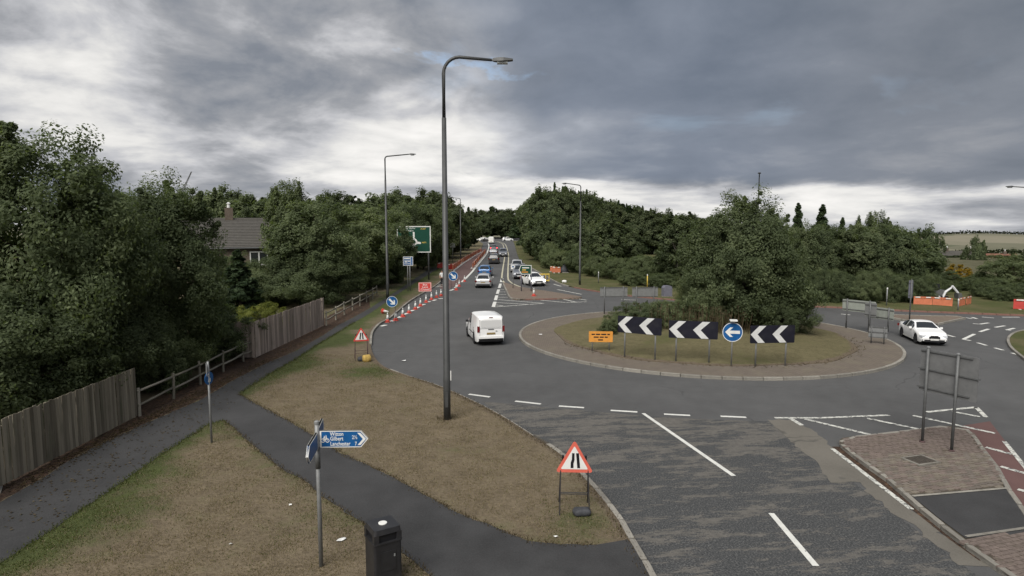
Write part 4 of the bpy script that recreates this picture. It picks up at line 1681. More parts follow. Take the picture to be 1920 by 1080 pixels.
# blue bus lane sign
b = G(766, 546, .1)
t = thing('bus_lane_sign', 'small blue bus lane sign on two poles beside the footpath', 'road sign', b, facing(b))
k = b.y / 1200
z0, z1 = ZA(766, 498, b.y).z - .1, ZA(766, 481, b.y).z - .1
hw = 9.2 * k
part(t, 'panel', 'blue', rect(-hw, hw, z0, z1, .04), -.06, -.04)
for pts in (rect(-hw, hw, z0, z0 + .05), rect(-hw, hw, z1 - .05, z1), rect(-hw, -hw + .05, z0 + .051, z1 - .051), rect(hw - .05, hw, z0 + .051, z1 - .051), rect(hw * .5, hw * .6, z0 + .06, z1 - .06)):
    part(t, 'border', 'white', pts, -.064, -.0605)
for zf, x0, x1, hh in ((.80, -.8, .42, .11), (.60, -.8, .42, .05), (.42, -.7, -.1, .12), (.45, 0, .4, .09), (.2, -.8, .42, .06)):
    part(t, 'symbol', 'white', rect(hw * x0, hw * x1, z0 + (z1 - z0) * zf - hh / 2, z0 + (z1 - z0) * zf + hh / 2), -.064, -.0605)
for x in (-hw * .1, hw * .35):
    post(t, x, 0, z1 - .05, .045, 'steel')

# big green map sign
b = G(780, 525, .1)
t = thing('direction_sign', 'large green roundabout map sign half hidden by trees', 'road sign', b, facing(b))
k = b.y / 1200
zof = lambda v: ZA(779, v, b.y).z - .1
xof = lambda u: (u - 780) * k
x0, x1, z0, z1 = xof(746), xof(808.5), zof(473.5), zof(424)
part(t, 'panel', 'green', rect(x0, x1, z0, z1, .15), -.08, -.05)
bd = .11
for pts in (rect(x0, x1, z0, z0 + bd), rect(x0, x1, z1 - bd, z1), rect(x0, x0 + bd, z0 + bd + .002, z1 - bd - .002), rect(x1 - bd, x1, z0 + bd + .002, z1 - bd - .002)):
    part(t, 'border', 'white', pts, -.085, -.0805)
cxz = (xof(777), zof(453.5))
MB().ring(6.6 * k, 3.4 * k, -.085, -.0805, cxz, 24).build('map_ring', M['white'], t)
part(t, 'map_arm', 'white', rect(xof(775.6), xof(778.6), zof(447), zof(435)), -.085, -.0805)
part(t, 'map_arm', 'white', [(xof(775), zof(460)), (xof(777), zof(459.5)), (xof(779), zof(459.5)), (xof(779.5), zof(470)), (xof(775.5), zof(470))], -.085, -.0805)
part(t, 'map_arm', 'white', [(xof(783), zof(453)), (xof(790), zof(454)), (xof(790), zof(457.5)), (xof(782), zof(457))], -.085, -.0805)
part(t, 'map_arm', 'white', [(xof(771), zof(451)), (xof(771), zof(455)), (xof(764), zof(451.5)), (xof(764), zof(449))], -.085, -.0805)
letter(t, 'The SOUTH', 3.6 * k, xof(761), zof(429.6), -.083, M['white'], 'l')
letter(t, 'Darlington', 3.6 * k, xof(761), zof(433.6), -.083, M['white'], 'l')
letter(t, 'A167', 4.2 * k, xof(790), zof(430.5), -.083, M['yellow'], 'l')
letter(t, 'A691', 4.2 * k, xof(791.5), zof(456), -.083, M['yellow'], 'l')
for x in (xof(756), xof(804)):
    post(t, x, 0, z1 - .2, .09, 'steel_dark', .02)
for z in (z0 + .6, z1 - .6):
    MB().box(((x0 + x1) / 2, -.035, z), (x1 - x0 - .3, .03, .08)).build('rail', M['steel_dark'], t)

# small grey signs on posts
for u, vb, v0, v1, w, lab, m in ((849, 490, 464, 455, 9, 'small pale sign on a post between the barriers and the trees', 'cabinet'),):
    b = G(u, vb, .1)
    k = b.y / 1200
    t = thing('small_sign', lab, 'road sign', b, 0)
    part(t, 'panel', m, rect(-w / 2 * k, w / 2 * k, ZA(u, v0, b.y).z - .1, ZA(u, v1, b.y).z - .1), -.06, -.03)
    post(t, 0, 0, ZA(u, v1, b.y).z - .2, .06, 'steel')

# flag direction sign, keep left sign and bollard on the far splitter island
b = G(991, 546, .12)
k = b.y / 1200
t = thing('flag_sign', 'green arrow-shaped direction sign on posts on the far splitter island', 'road sign', b, facing(b))
zof = lambda v: ZA(986, v, b.y).z - .12
xof = lambda u: (u - 991) * k
part(t, 'panel', 'green', [(xof(972.5), zof(506)), (xof(976.5), zof(497)), (xof(996.5), zof(496.5)), (xof(996.5), zof(515)), (xof(977.5), zof(514))], -.08, -.05)
for a_, c_ in ((497, 498), (513.4, 514.4)):
    part(t, 'border', 'white', rect(xof(976.5), xof(996.5), zof(c_), zof(a_)), -.084, -.0805)
part(t, 'border', 'white', rect(xof(995.5), xof(996.5), zof(513.3), zof(498.1)), -.084, -.0805)
part(t, 'border', 'white', [(xof(972.5), zof(506)), (xof(976.5), zof(497)), (xof(977.6), zof(497)), (xof(973.8), zof(506)), (xof(978.4), zof(514)), (xof(977.3), zof(514))], -.084, -.0805)
for v, m, u0, u1 in ((502, 'white', 979, 992), (506, 'yellow', 979, 986), (510, 'orange', 978, 990)):
    part(t, 'printed_word', m, rect(xof(u0), xof(u1), zof(v + .9), zof(v - .9)), -.084, -.0805)
for x in (xof(977.5), xof(996)):
    post(t, x, 0, zof(499), .055, 'steelblue', 0)
b = G(962, 540, .12)
t = thing('keep_left_sign', 'small round pale sign on a green-grey pole at the tip of the far splitter island', 'road sign', b, facing(b))
zc = ZA(963, 500, b.y).z - .12
part(t, 'panel', 'white', disc(.19, (0, zc), 18), -.06, -.04)
part(t, 'symbol', 'blue', disc(.10, (0, zc), 14), -.064, -.0605)
post(t, 0, 0, zc, .045, 'steel')
b = G(985.5, 534, .0)
t = thing('traffic_bollard', 'white rounded bollard with yellow top beside the white car', 'bollard', b, 0)
MB().lathe([(.22, 0), (.22, .7), (.20, .75)], 14).build('body', M['offwhite'], t, True)
MB().lathe([(.15, .75), (.20, .85), (.17, 1.02), (.05, 1.1)], 14).build('head', M['yellow'], t, True)
MB().lathe([(.27, 0), (.27, .05)], 14).build('foot', M['black'], t)

# ------------------------------------------------------------------ cones
CONE = None


def cone(p, label, tilt=None, s=1.0):
    global CONE
    if CONE is None:
        t = thing('traffic_cone', label, 'traffic cone', p, 0, 'traffic cones')
        MB().lathe([(.16, .04), (.125, .22)], 14).build('lower_body', M['cone_red'], t, True)
        MB().lathe([(.125, .22), (.062, .56)], 14).build('white_sleeve', M['offwhite'], t, True)
        MB().lathe([(.062, .56), (.035, .72), (.02, .73)], 14).build('tip', M['offwhite'], t, True)
        MB().lathe([(.24, 0), (.235, .045), (.15, .05)], 8).build('base', M['cone_red'], t)
        CONE = t
        t.scale = (s, s, s)
        return t
    c = copy_tree(CONE, label, p, random.uniform(0, 6), (s, s, s))
    if tilt:
        c.rotation_euler = tilt
    return c


CP = [(727, 604), (742, 601), (755.5, 594), (767, 587), (779, 580), (788.5, 574), (799, 567), (809, 562), (818.5, 558), (827, 555), (855.5, 544), (861, 537), (871, 528)]
ORD = ['first', 'second', 'third', 'fourth', 'fifth', 'sixth', 'seventh', 'eighth', 'ninth', 'tenth']
for i, q in enumerate(CP):
    lab = '%s red and white cone along the verge, counted from the triangle sign' % ORD[i] if i < 10 else 'red and white cone just right of the near lamp column, %s of three' % ('nearest', 'middle', 'farthest')[i - 10]
    cone(G(*q, .0), lab, s=.95 if i < 10 else 1.0)
c = cone(G(718, 588, .1) + Vector((0, 0, .2)), 'knocked over red cone lying on the grass verge', (math.radians(88), 0, .9), .9)
cone(G(1001, 555, .12), 'single cone standing on the far splitter island', s=1.05)

# ------------------------------------------------------------------ plastic work barriers
BAR = {}
RB = random.Random(31)


def ORDW(i):
    n = i + 1
    return '%d%s' % (n, 'th' if 10 < n < 20 else {1: 'st', 2: 'nd', 3: 'rd'}.get(n % 10, 'th'))


def barrier(p, rz, label, mat='barrier', group='barriers along the closed lane'):
    if mat not in BAR:
        t = thing('work_barrier', label, 'barrier', p, rz, group)
        L, h = 1.95, 1.0
        pn = MB()
        for z in (.18, .93):
            pn.box((0, 0, z), (L, .05, .14))
        for x in (-L / 2 + .04, 0, L / 2 - .04):
            pn.box((x, 0, .55), (.08, .045, .9))
        pn.box((0, 0, .52), (L - .1, .02, .56))
        pn.build('panel', M[mat], t)
        for x in (-.55, .55):
            for sy in (-1, 1):
                MB().box((x, sy * .032, .93), (.5, .012, .11)).build('reflective_strip', M['white'], t)
            MB().box((x, 0, .05), (.16, .62, .11)).build('foot', M['offwhite'], t)
        BAR[mat] = t
        return t
    c = copy_tree(BAR[mat], label, p, rz)
    c['group'] = group
    return c


def barrier_row(px, label, mat='barrier', group='barriers along the closed lane', step=2.0, z=.02):
    L_ = gl(px, z)
    tot = sum((q - p).length for p, q in zip(L_[:-1], L_[1:]))
    n = max(1, round(tot / step))
    P = arcwalk(L_, tot / n - 1e-5)
    if len(P) < n + 1:
        P.append(L_[-1])
    for i, (a_, b_) in enumerate(zip(P[:-1], P[1:])):
        d = b_ - a_
        o = barrier((a_ + b_) / 2, math.atan2(d.y, d.x), label % ORDW(i) if '%s' in label else label, mat, group)
        o.scale = (d.length / (2.0 if step < 1.9 else 2.2), 1, .76 if step < 1.9 else .9)
        o.rotation_euler.z += RB.gauss(0, .05)


barrier_row([(848, 508), (868, 493), (890, 479), (903, 472)], '%s orange barrier from the near end of the row nearest the trees')
barrier_row([(886, 504), (900, 487), (911, 474)], '%s orange barrier from the near end of the row on the white lane line')
barrier_row([(819, 504), (836, 503)], 'red barrier left of the near lamp column, facing the road', 'barrier_red', 'red barriers by the worker')
barrier_row([(838, 507), (853, 505)], 'red barrier seen past the right of the near lamp column', 'barrier_red', 'red barriers by the worker')
barrier_row([(1712, 572), (1745, 573), (1786, 576)], '%s orange barrier from the left in front of the white digger', 'barrier', 'barriers in front of the digger', 1.4)
barrier_row([(1797, 576), (1822, 571)], '%s orange barrier from the left, set back at the right of the digger', 'barrier', 'barriers in front of the digger', 1.4)
barrier_row([(1896, 581), (1926, 582), (1960, 584)], '%s red barrier from the left on the far verge at the right edge', 'barrier_red', 'red barriers at the right edge')
barrier(G(1043, 512, .1), .2, 'orange barrier standing alone on the verge behind the white car', 'barrier', 'barriers on the far verge').scale = (.62, 1, .85)
barrier(G(1036, 510, .1), -.9, 'orange barrier turned sideways behind the lone verge barrier', 'barrier', 'barriers on the far verge').scale = (.5, 1, .8)
b = G(1020, 529, .1)
t = thing('work_barrier', 'yellow plastic barrier behind the white car', 'barrier', b, .1)
pn = MB()
for z in (.2, .95):
    pn.box((0, 0, z), (1.3, .05, .14))
for x in (-.6, -.2, .2, .6):
    pn.box((x, 0, .55), (.07, .045, .9))
pn.build('panel', M['yellow'], t)
for x in (-.4, .4):
    MB().box((x, 0, .05), (.12, .5, .1)).build('foot', M['rubber'], t)

# verge marker posts
for u, vb, vt, m, lab in ((1122, 531, 510, 'steel', 'short grey marker post on the far verge right of the lamp'), (1213.5, 540, 515, 'yellow', 'yellow marker post on the far verge behind the sign backs'), (1662, 573, 540, 'steel', 'grey marker post on the far verge in front of the hedge'), (1796, 582, 561, 'steel', 'grey marker post in front of the digger')):
    b = G(u, vb, .1)
    t = thing('marker_post', lab, 'post', b, 0)
    zt = ZA(u, vt, b.y).z - .1
    MB().tube([(0, 0, 0), (0, 0, zt)], .05, 8).build('shaft', M[m], t, True)
    MB().lathe([(.055, 0), (.055, .12), (.02, .14)], 8, (0, 0, zt - .1)).build('cap', M['white'], t)

# gas sack on verge
sack(G(1058, 530, .1), (.28, .2, .16), 0, 'litter', 'white sack lying on the grass beyond the white car', 5)
b = G(1058, 511, .1)
t = thing('dark_tarpaulin', 'dark pointed tarpaulin heap on the far verge', 'tarpaulin', b, 0)
MB().lathe([(.75, 0), (.5, .5), (.22, 1.1), (.04, 1.45)], 9).build('cover', M['sack_dark'], t, True)
MB().box((.1, -.74, .06), (.9, .12, .12)).build('weight', M['kerb'], t)

# white digger behind the barriers
b = G(1766, 566, .1)
b = Vector((b.x, b.y + 1.0, .1))
k = b.y / 1200
t = thing('excavator', 'small white excavator with folded arm behind the orange barriers', 'excavator', b, 0)
xof = lambda u: (u - 1766) * k
zof = lambda v: ZA(1766, v, b.y).z - .1
MB().box((0, 0, .25), (1.6, 1.3, .45)).build('track', M['rubber'], t)
MB().box((-.1, 0, .75), (1.4, 1.1, .5)).build('body', M['steel_dark'], t)
MB().box((-.3, 0, 1.25), (.8, .9, .6)).build('cab', M['glass'], t)
MB().tube([(xof(1773), -.6, zof(556)), (xof(1777), -.6, zof(546)), (xof(1790), -.6, zof(536.5))], [.09, .11, .07], 6).build('boom', M['excavator'], t)
MB().tube([(xof(1788), -.65, zof(535)), (xof(1800), -.65, zof(548))], [.11, .09], 6).build('dipper', M['excavator'], t)
MB().tube([(xof(1755), -.7, zof(551)), (xof(1762), -.7, zof(553)), (xof(1768), -.7, zof(558))], [.08, .1, .06], 6).build('blade_arm', M['excavator'], t)
MB().plate([(xof(1797), zof(548)), (xof(1803), zof(548)), (xof(1806), zof(556)), (xof(1798), zof(558))], -.9, -.35).build('bucket', M['steel_dark'], t)


# ------------------------------------------------------------------ vehicles
def lerp_tab(tab, x):
    if x <= tab[0][0]:
        return tab[0][1]
    for (a, p), (b, q) in zip(tab[:-1], tab[1:]):
        if x <= b:
            return p + (q - p) * (x - a) / (b - a)
    return tab[-1][1]


CARS = {
    'hatch': dict(L=4.15, W=1.79, top=[(-2.07, .80), (-2.04, .93), (-1.97, 1.0), (-1.60, 1.36), (-1.5, 1.41), (-.6, 1.47), (.1, 1.45), (.3, 1.40), (1.02, .98), (1.1, .95), (1.75, .83), (1.98, .70), (2.07, .52)], belt=.93, rear=(-1.96, -1.60), front=(.34, 1.0), side=[(-1.45, -.62), (-.52, .32), (.36, .80)], wheel=.315, wb=2.55, wx=0.03, roofw=.60),
    'coupe': dict(L=4.44, W=1.80, top=[(-2.22, .82), (-2.18, .96), (-2.05, 1.02), (-1.70, 1.02), (-.95, 1.33), (-.75, 1.37), (-.25, 1.41), (.1, 1.39), (.25, 1.35), (.93, 1.0), (1.0, .97), (1.8, .84), (2.1, .68), (2.22, .5)], belt=.93, rear=(-1.66, -.97), front=(.27, .91), side=[(-1.30, -.55), (-.48, .30), (.33, .70)], wheel=.325, wb=2.69, wx=.02, roofw=.58),
    'suv': dict(L=4.5, W=1.86, top=[(-2.25, .95), (-2.2, 1.1), (-2.12, 1.18), (-1.85, 1.60), (-1.7, 1.66), (-.5, 1.69), (.2, 1.66), (.35, 1.6), (1.0, 1.15), (1.1, 1.1), (1.9, .98), (2.15, .8), (2.25, .58)], belt=1.06, rear=(-2.1, -1.84), front=(.37, .99), side=[(-1.7, -.68), (-.58, .34), (.38, .8)], wheel=.36, wb=2.68, wx=.03, roofw=.64),
    'van': dict(L=4.16, W=1.77, top=[(-2.08, 1.52), (-2.05, 1.64), (-1.98, 1.70), (-1.8, 1.735), (-.6, 1.75), (.2, 1.72), (.42, 1.66), (1.12, 1.08), (1.2, 1.04), (1.8, .93), (2.02, .76), (2.08, .55)], belt=1.02, rear=None, front=(.46, 1.1), side=[(-.02, .44), (.48, .86)], wheel=.315, wb=2.49, wx=.10, roofw=.69),
    'bigvan': dict(L=5.2, W=1.95, top=[(-2.6, 2.0), (-2.56, 2.2), (-2.45, 2.27), (-.6, 2.3), (.9, 2.25), (1.1, 2.15), (1.75, 1.4), (1.85, 1.32), (2.4, 1.1), (2.57, .85), (2.6, .6)], belt=1.25, rear=None, front=(1.14, 1.72), side=[(.55, 1.1), (1.16, 1.5)], wheel=.34, wb=3.1, wx=.1, roofw=.78),
}


def make_car(kind, paint, label, loc, rz, lit_rear=False, lit_front=False, rim='rim', cat='car', name='parked_car', detail=True, gname=None, scale=1.0):
    S = CARS[kind]
    L, W = S['L'], S['W'] / 2
    t = thing(name, label, cat, loc, rz)
    t.scale = (scale,) * 3
    rw = S['wheel']
    ax = [S['wx'] - S['wb'] / 2, S['wx'] + S['wb'] / 2]
    ra = rw + .055
    keys = sorted(set([round(x, 3) for x, _ in S['top']] + [round(x, 3) for r in S['side'] for x in r] + [round(x, 3) for r in (S['rear'], S['front']) if r for x in r]))
    xs = list(keys)
    x = -L / 2
    while x < L / 2:
        if min(abs(x - k) for k in xs) > .045:
            xs.append(x)
        x += .075
    for c in ax:
        for a in (-1, -.97, -.87, 0, .87, .97, 1):
            q = c + a * ra
            if min(abs(q - k) for k in xs) > .012:
                xs.append(q)
    xs.sort()
    n = len(xs)
    rows = []
    for x in xs:
        zt = lerp_tab(S['top'], x)
        zb = .22
        e = abs(x) / (L / 2)
        if e > .93:
            zb = .22 + .10 * ((e - .93) / .07) ** 2
        for c in ax:
            if abs(x - c) < ra:
                zb = max(zb, rw + math.sqrt(max(0, ra * ra - (x - c) ** 2)))
        w = W * (1 - .16 * max(0, (e - .72) / .28) ** 2.2)
        belt = min(S['belt'] + .02 * (-x / L), zt - .035)
        green = max(0, min(1, (zt - belt) / .4))
        wr = w * (.93 * (1 - green) + (S['roofw'] / .9) * green) if kind not in ('van', 'bigvan') else w * (.93 * (1 - green) + .86 * green)
        zm = zb + (belt - zb) * .42
        rows.append([(w * .965, zb), (w, zm), (w * .995, zb + (belt - zb) * .62), (w * .975, zb + (belt - zb) * .80), (w * .95, belt), (w * .95 + (wr - w * .95) * .9, belt + (zt - belt) * .88), (wr * .87, zt - .012 * green), (wr * .45, zt + .012), (0, zt + .018)])
    R = len(rows[0])
    V = {}
    verts = []
    for i in range(n):
        for j in range(R):
            y, z = rows[i][j]
            for s in (1, -1):
                if j == R - 1 and s == -1:
                    V[i, j, s] = V[i, j, 1]
                    continue
                V[i, j, s] = len(verts)
                verts.append((xs[i], y * s, z))

    def glass(i, j):
        xm = (xs[i] + xs[i + 1]) / 2
        if j == 4:
            for k, (a, b_) in enumerate(S['side']):
                if a < xm < b_:
                    return 'side_window%d' % k
        if j >= 6:
            if S['front'] and S['front'][0] < xm < S['front'][1]:
                return 'windscreen'
            if S['rear'] and S['rear'][0] < xm < S['rear'][1]:
                return 'rear_window'
        return None
    groups = {}
    for i in range(n - 1):
        for j in range(R - 1):
            for s in (1, -1):
                q = (V[i, j, s], V[i + 1, j, s], V[i + 1, j + 1, s], V[i, j + 1, s])
                if s == -1:
                    q = q[::-1]
                q = tuple(dict.fromkeys(q))
                g = glass(i, j)
                key = 'body' if g is None else (g + ('L' if s == 1 else 'R') if g.startswith('side') else g)
                groups.setdefault(key, []).append(q)
    for i, fl in ((0, 1), (n - 1, 0)):
        loop = [V[i, j, 1] for j in range(R)] + [V[i, j, -1] for j in range(R - 2, -1, -1)]
        groups['body'].append(tuple(loop if not fl else loop[::-1]))
    body = None
    for key, fs in groups.items():
        used = sorted(set(k for f in fs for k in f))
        mp = {k: a for a, k in enumerate(used)}
        me = bpy.data.meshes.new(key)
        me.from_pydata([verts[k] for k in used], [], [tuple(mp[k] for k in f) for f in fs])
        me.materials.append(M[paint] if key == 'body' else M['glass'])
        bm = bmesh.new()
        bm.from_mesh(me)
        bmesh.ops.recalc_face_normals(bm, faces=bm.faces)
        bm.to_mesh(me)
        bm.free()
        me.polygons.foreach_set('use_smooth', [len(p.vertices) <= 4 for p in me.polygons])
        nm = 'body' if key == 'body' else ('side_window' if key.startswith('side') else key)
        o = put(nm, me, t)
        if key == 'body':
            body = o
            es = o.modifiers.new('edge', 'EDGE_SPLIT')
            es.split_angle = math.radians(38)
    # dark underside and wheel wells
    MB().box((0, 0, .36), (L * .93, W * 1.72, .26)).build('underbody', M['plastic'], t)
    wells = MB()
    for c in ax:
        for s in (-1, 1):
            wells.box((c, s * (W - .26), rw + .04), (ra * 1.75, .2, ra * 1.3))
    ww = wells.build('wheel_well', M['plastic'], t)
    ww['kind'] = 'stuff'
    for c in ax:
        for s in (-1, 1):
            wh = MB().lathe([(rw * .62, -.09), (rw * .97, -.1), (rw, -.07), (rw, .07), (rw * .97, .1), (rw * .62, .09)], 22, (0, 0, 0), 'y').build('wheel', M['tyre'], t, False, (c, s * (W - .105), rw))
            rm = MB().lathe([(rw * .66, -.06), (rw * .66, .06)], 20, (0, 0, 0), 'y')
            for k in range(5):
                a = 2 * math.pi * k / 5
                rm.box((math.cos(a) * rw * .33, s * .085, math.sin(a) * rw * .33), (rw * .62, .03, rw * .2), Matrix.Rotation(-a, 3, 'Y'))
            rm.build('rim', M[rim if kind != 'van' else 'rim_dark'], wh)
    xr, xf = -L / 2, L / 2
    bz = {'hatch': .74, 'coupe': .76, 'suv': .9, 'van': .98, 'bigvan': 1.1}[kind]
    we = W * .86
    for s in (-1, 1):
        if kind in ('van', 'bigvan'):
            MB().box((xr + .03, s * (we - .02), bz), (.10, .13, .34)).build('tail_light', M['tail_lit' if lit_rear else 'tail'], t)
        else:
            MB().box((xr + .09, s * (we - .05), bz + .02), (.20, .34, .16), Matrix.Rotation(s * .35, 3, 'Z')).build('tail_light', M['tail_lit' if lit_rear else 'tail'], t)
        zh = lerp_tab(S['top'], xf - .2) - .10
        MB().box((xf - .17, s * (we - .12), zh), (.26, .34, .13), Matrix.Rotation(-s * .38, 3, 'Z')).build('headlight', M['head_lit' if lit_front else 'head'], t)
        mz = S['belt'] + .06
        mb = MB().box((S['side'][-1][1] - .12, s * (W + .07), mz), (.12, .17, .13))
        mb.build('wing_mirror', M[paint if kind != 'van' else 'plastic'], t)
    # bumpers and plates
    MB().box((xr + .015, 0, .36), (.09, W * 1.62, .20)).build('rear_bumper', M['plastic'], t)
    MB().box((xf - .02, 0, .34), (.10, W * 1.35, .14)).build('lower_intake', M['plastic'], t)
    MB().box((xf - .005 if kind != 'suv' else xf - .01, 0, .55 if kind != 'suv' else .68), (.07, W * (.95 if kind != 'coupe' else .72), .15)).build('grille', M['black'], t)
    MB().box((xf + .025, 0, .43), (.02, .5, .11)).build('number_plate', M['plate_w'], t)
    pz = {'hatch': .62, 'coupe': .62, 'suv': .74, 'van': .72, 'bigvan': .7}[kind]
    MB().box((xr - .008, -.0, pz), (.02, .5, .11)).build('number_plate', M['plate_y'], t)
    if kind == 'van':
        part_z = 1.28
        for pts, nm, mt in ((rect(-.60, .60, 1.08, 1.50, .08), 'blank_window', 'p_panel'),):
            o = MB().plate(pts, 0, .012).build(nm, M[mt], t)
            o.rotation_euler = (0, 0, -math.pi / 2)
            o.location = (xr - .014, 0, 0)
        MB().box((xr - .012, 0, .965), (.02, .34, .035)).build('handle_strip', M['plastic'], t)
        MB().box((xr - .012, -.32, .86), (.02, .10, .03)).build('badge', M['plastic'], t)
        MB().box((xr - .004, 0, 1.02), (.012, 1.3, .012)).build('panel_seam', M['plastic'], t)
        MB().box((xr - .01, 0, .50), (.06, W * 1.70, .14)).build('bumper_cover', M['p_white'], t)
        MB().box((xr + .02, 0, .335), (.1, W * 1.6, .16)).build('bumper_lower', M['plastic'], t)
        MB().box((xr + .02, 0, 1.66), (.05, .22, .03)).build('brake_light', M['tail'], t)
        for s in (-1, 1):
            MB().box((xr - .004, s * .66, 1.05), (.014, .012, 1.0)).build('tailgate_seam', M['plastic'], t)
            for sx_, z0_, z1_ in ((-.06, .42, 1.0), (.92, .45, .98), (-1.15, .5, 1.0)):
                MB().box((sx_, s * (W * .995 + .002), (z0_ + z1_) / 2), (.014, .014, z1_ - z0_)).build('door_seam', M['plastic'], t)
        for s in (-1, 1):
            MB().box((-.5, s * (W + .002), .62), (1.7, .012, .05)).build('side_trim', M['plastic'], t)
            MB().box((-.05, s * (W * .985 + .004), 1.0), (.16, .014, .03)).build('door_handle', M['plastic'], t)
    if kind == 'coupe':
        for s in (-1, 1):
            MB().box((xf - .02, s * .12, .60), (.1, .2, .16)).build('kidney_grille', M['black'], t)
            MB().box((xf - .12, s * .62, .36), (.16, .30, .15), Matrix.Rotation(-s * .4, 3, 'Z')).build('side_intake', M['black'], t)
            MB().box((-.35, s * (W * .98 + .003), .80), (.18, .012, .03)).build('door_handle', M['p_white2'], t)
        MB().box((0, 0, .25), (1.9, W * 1.96, .09)).build('side_skirt', M['p_white2'], t)
    if kind == 'hatch' and detail:
        MB().box((xr + .03, 0, .50), (.10, W * 1.66, .16)).build('bumper_cover', M[paint], t)
    return t


def car_at(kind, paint, u, v, head, label, dz=.02, **kw):
    """rear (or front) contact midpoint at pixel u,v; head = heading in degrees from +Y towards -X; anchor shifts to the car's centre"""
    b = G(u, v)
    h = Vector((-math.sin(math.radians(head)), math.cos(math.radians(head)), 0))
    Lh = CARS[kind]['L'] / 2
    sg = 1 if h.y > 0 else -1
    c = b + h * (Lh * .78) * sg * (1 if abs(h.y) > .5 else 0)
    return make_car(kind, paint, label, (c.x, c.y, dz), math.atan2(h.y, h.x), **kw)


car_at('van', 'p_white', 918, 646, 13, 'small white panel van leaving the roundabout, seen from behind', name='panel_van', cat='van')
car_at('hatch', 'p_silver', 906, 540, -1, 'silver hatchback queueing behind the blue car', name='hatchback')
car_at('hatch', 'p_blue', 908.5, 519, -1, 'blue hatchback directly in front of the silver one', name='hatchback')
car_at('suv', 'p_dark', 926, 495, -1, 'dark grey car alone in the lane ahead of the blue hatchback', name='estate_car')
car_at('suv', 'p_grey', 925, 481, -1, 'grey car second ahead of the blue hatchback', name='estate_car')
car_at('hatch', 'p_black', 926, 470.5, 0, 'black car with lit red brake lights far up the road', lit_rear=True, name='hatchback')
car_at('bigvan', 'p_white2', 921, 457, 0, 'white van at the head of the distant queue', name='panel_van', cat='van')
car_at('suv', 'p_grey', 943, 481.5, 180, 'oncoming grey car beside the yellow island line', name='estate_car')
car_at('suv', 'p_grey', 974, 523.5, 176, 'grey car approaching behind the green arrow-shaped sign', name='estate_car')
car_at('suv', 'p_silver', 969, 511, 178, 'pale car following the grey one behind the green arrow-shaped sign', name='estate_car')
car_at('hatch', 'p_white', 1008, 537, 198, 'white car with headlights on turning in by the far splitter island', name='hatchback', lit_front=True, rim='rim_dark')
car_at('hatch', 'p_white2', 904, 452.5, 80, 'white car crossing at the far end of the road, leftmost', name='hatchback')
car_at('hatch', 'p_black', 912, 453, 70, 'black car beside the white one at the far end of the road', name='hatchback')
car_at('hatch', 'p_white', 952, 452, -85, 'white car crossing side-on at the far right end of the road', name='hatchback')
b = G(1250, 556, .1)
t = thing('roadside_cabinet', 'rounded blue-grey roadside cabinet behind the bramble on the far verge', 'cabinet', b, .2)
pf = [(-.42, 0), (.42, 0), (.42, .85), (.34, 1.0), (.2, 1.06), (-.2, 1.06), (-.34, 1.0), (-.42, .85)]
MB().plate(pf, -.3, .3).build('body', M['steelblue'], t)
MB().plate(rect(-.36, .36, .1, .82), -.315, -.301).build('door', M['steelblue'], t)
MB().box((.0, 0, .03), (.94, .7, .08)).build('plinth', M['kerb'], t)
fc, rc = G(1725, 643), G(1686, 632)
h = (fc - rc).normalized()
h = Vector((-.24, -1, 0)).normalized()
rgt = Vector((h.y, -h.x, 0))
cc = (fc + rc) / 2 - rgt * .66
make_car('coupe', 'p_white', 'white coupe coming round the roundabout past the sign boards', (cc.x, cc.y, .02), math.atan2(h.y, h.x), name='coupe', lit_front=False, rim='rim_dark', scale=.86)

# ------------------------------------------------------------------ worker on foot


def skin_obj(name, joints, edges, mat, parent, sub=2, root=0):
    me = bpy.data.meshes.new(name)
    me.from_pydata([j[0] for j in joints], edges, [])
    o = bpy.data.objects.new(name, me)
    COL.objects.link(o)
    o.parent = parent
    m = o.modifiers.new('skin', 'SKIN')
    m.use_smooth_shade = True
    sv = me.skin_vertices[0].data if len(me.skin_vertices) else None
    if sv is None:
        bm = bmesh.new()
        bm.from_mesh(me)
        bm.verts.layers.skin.verify()
        bm.to_mesh(me)
        bm.free()
        sv = me.skin_vertices[0].data
    for i, j in enumerate(joints):
        r = j[1]
        sv[i].radius = (r, r) if not isinstance(r, tuple) else r
        sv[i].use_root = (i == root)
    s = o.modifiers.new('sub', 'SUBSURF')
    s.levels = s.render_levels = sub
    me.materials.append(mat)
    return o


wp = G(829, 535.5, .0)
t = thing('person', 'person in white shirt and dark trousers walking beside the red barriers', 'person', wp, math.radians(10))
J = [((0, 0, .95), (.15, .11)), ((0, 0, 1.12), (.13, .10)), ((0, 0, 1.34), (.17, .11)), ((0, 0, 1.46), (.08, .08)), ((0, 0, 1.53), .055), ((0, -.01, 1.60), .075), ((0, -.015, 1.68), .09), ((0, -.01, 1.76), .06),
     ((-.19, 0, 1.40), .06), ((-.25, .03, 1.14), .045), ((-.24, -.10, .93), .035), ((.19, 0, 1.40), .06), ((.25, .03, 1.14), .045), ((.22, -.12, .95), .035),
     ((-.09, 0, .88), .09), ((-.10, -.05, .50), .06), ((-.10, .03, .10), .042), ((-.10, -.12, .04), .038), ((.09, 0, .88), .09), ((.11, .04, .50), .06), ((.11, .14, .10), .042), ((.11, .0, .04), .038),
     ((-.235, -.14, .85), .028), ((.21, -.16, .87), .028)]
Ed = [(0, 1), (1, 2), (2, 3), (3, 4), (4, 5), (5, 6), (6, 7), (2, 8), (8, 9), (9, 10), (2, 11), (11, 12), (12, 13), (0, 14), (14, 15), (15, 16), (16, 17), (0, 18), (18, 19), (19, 20), (20, 21), (10, 22), (13, 23)]
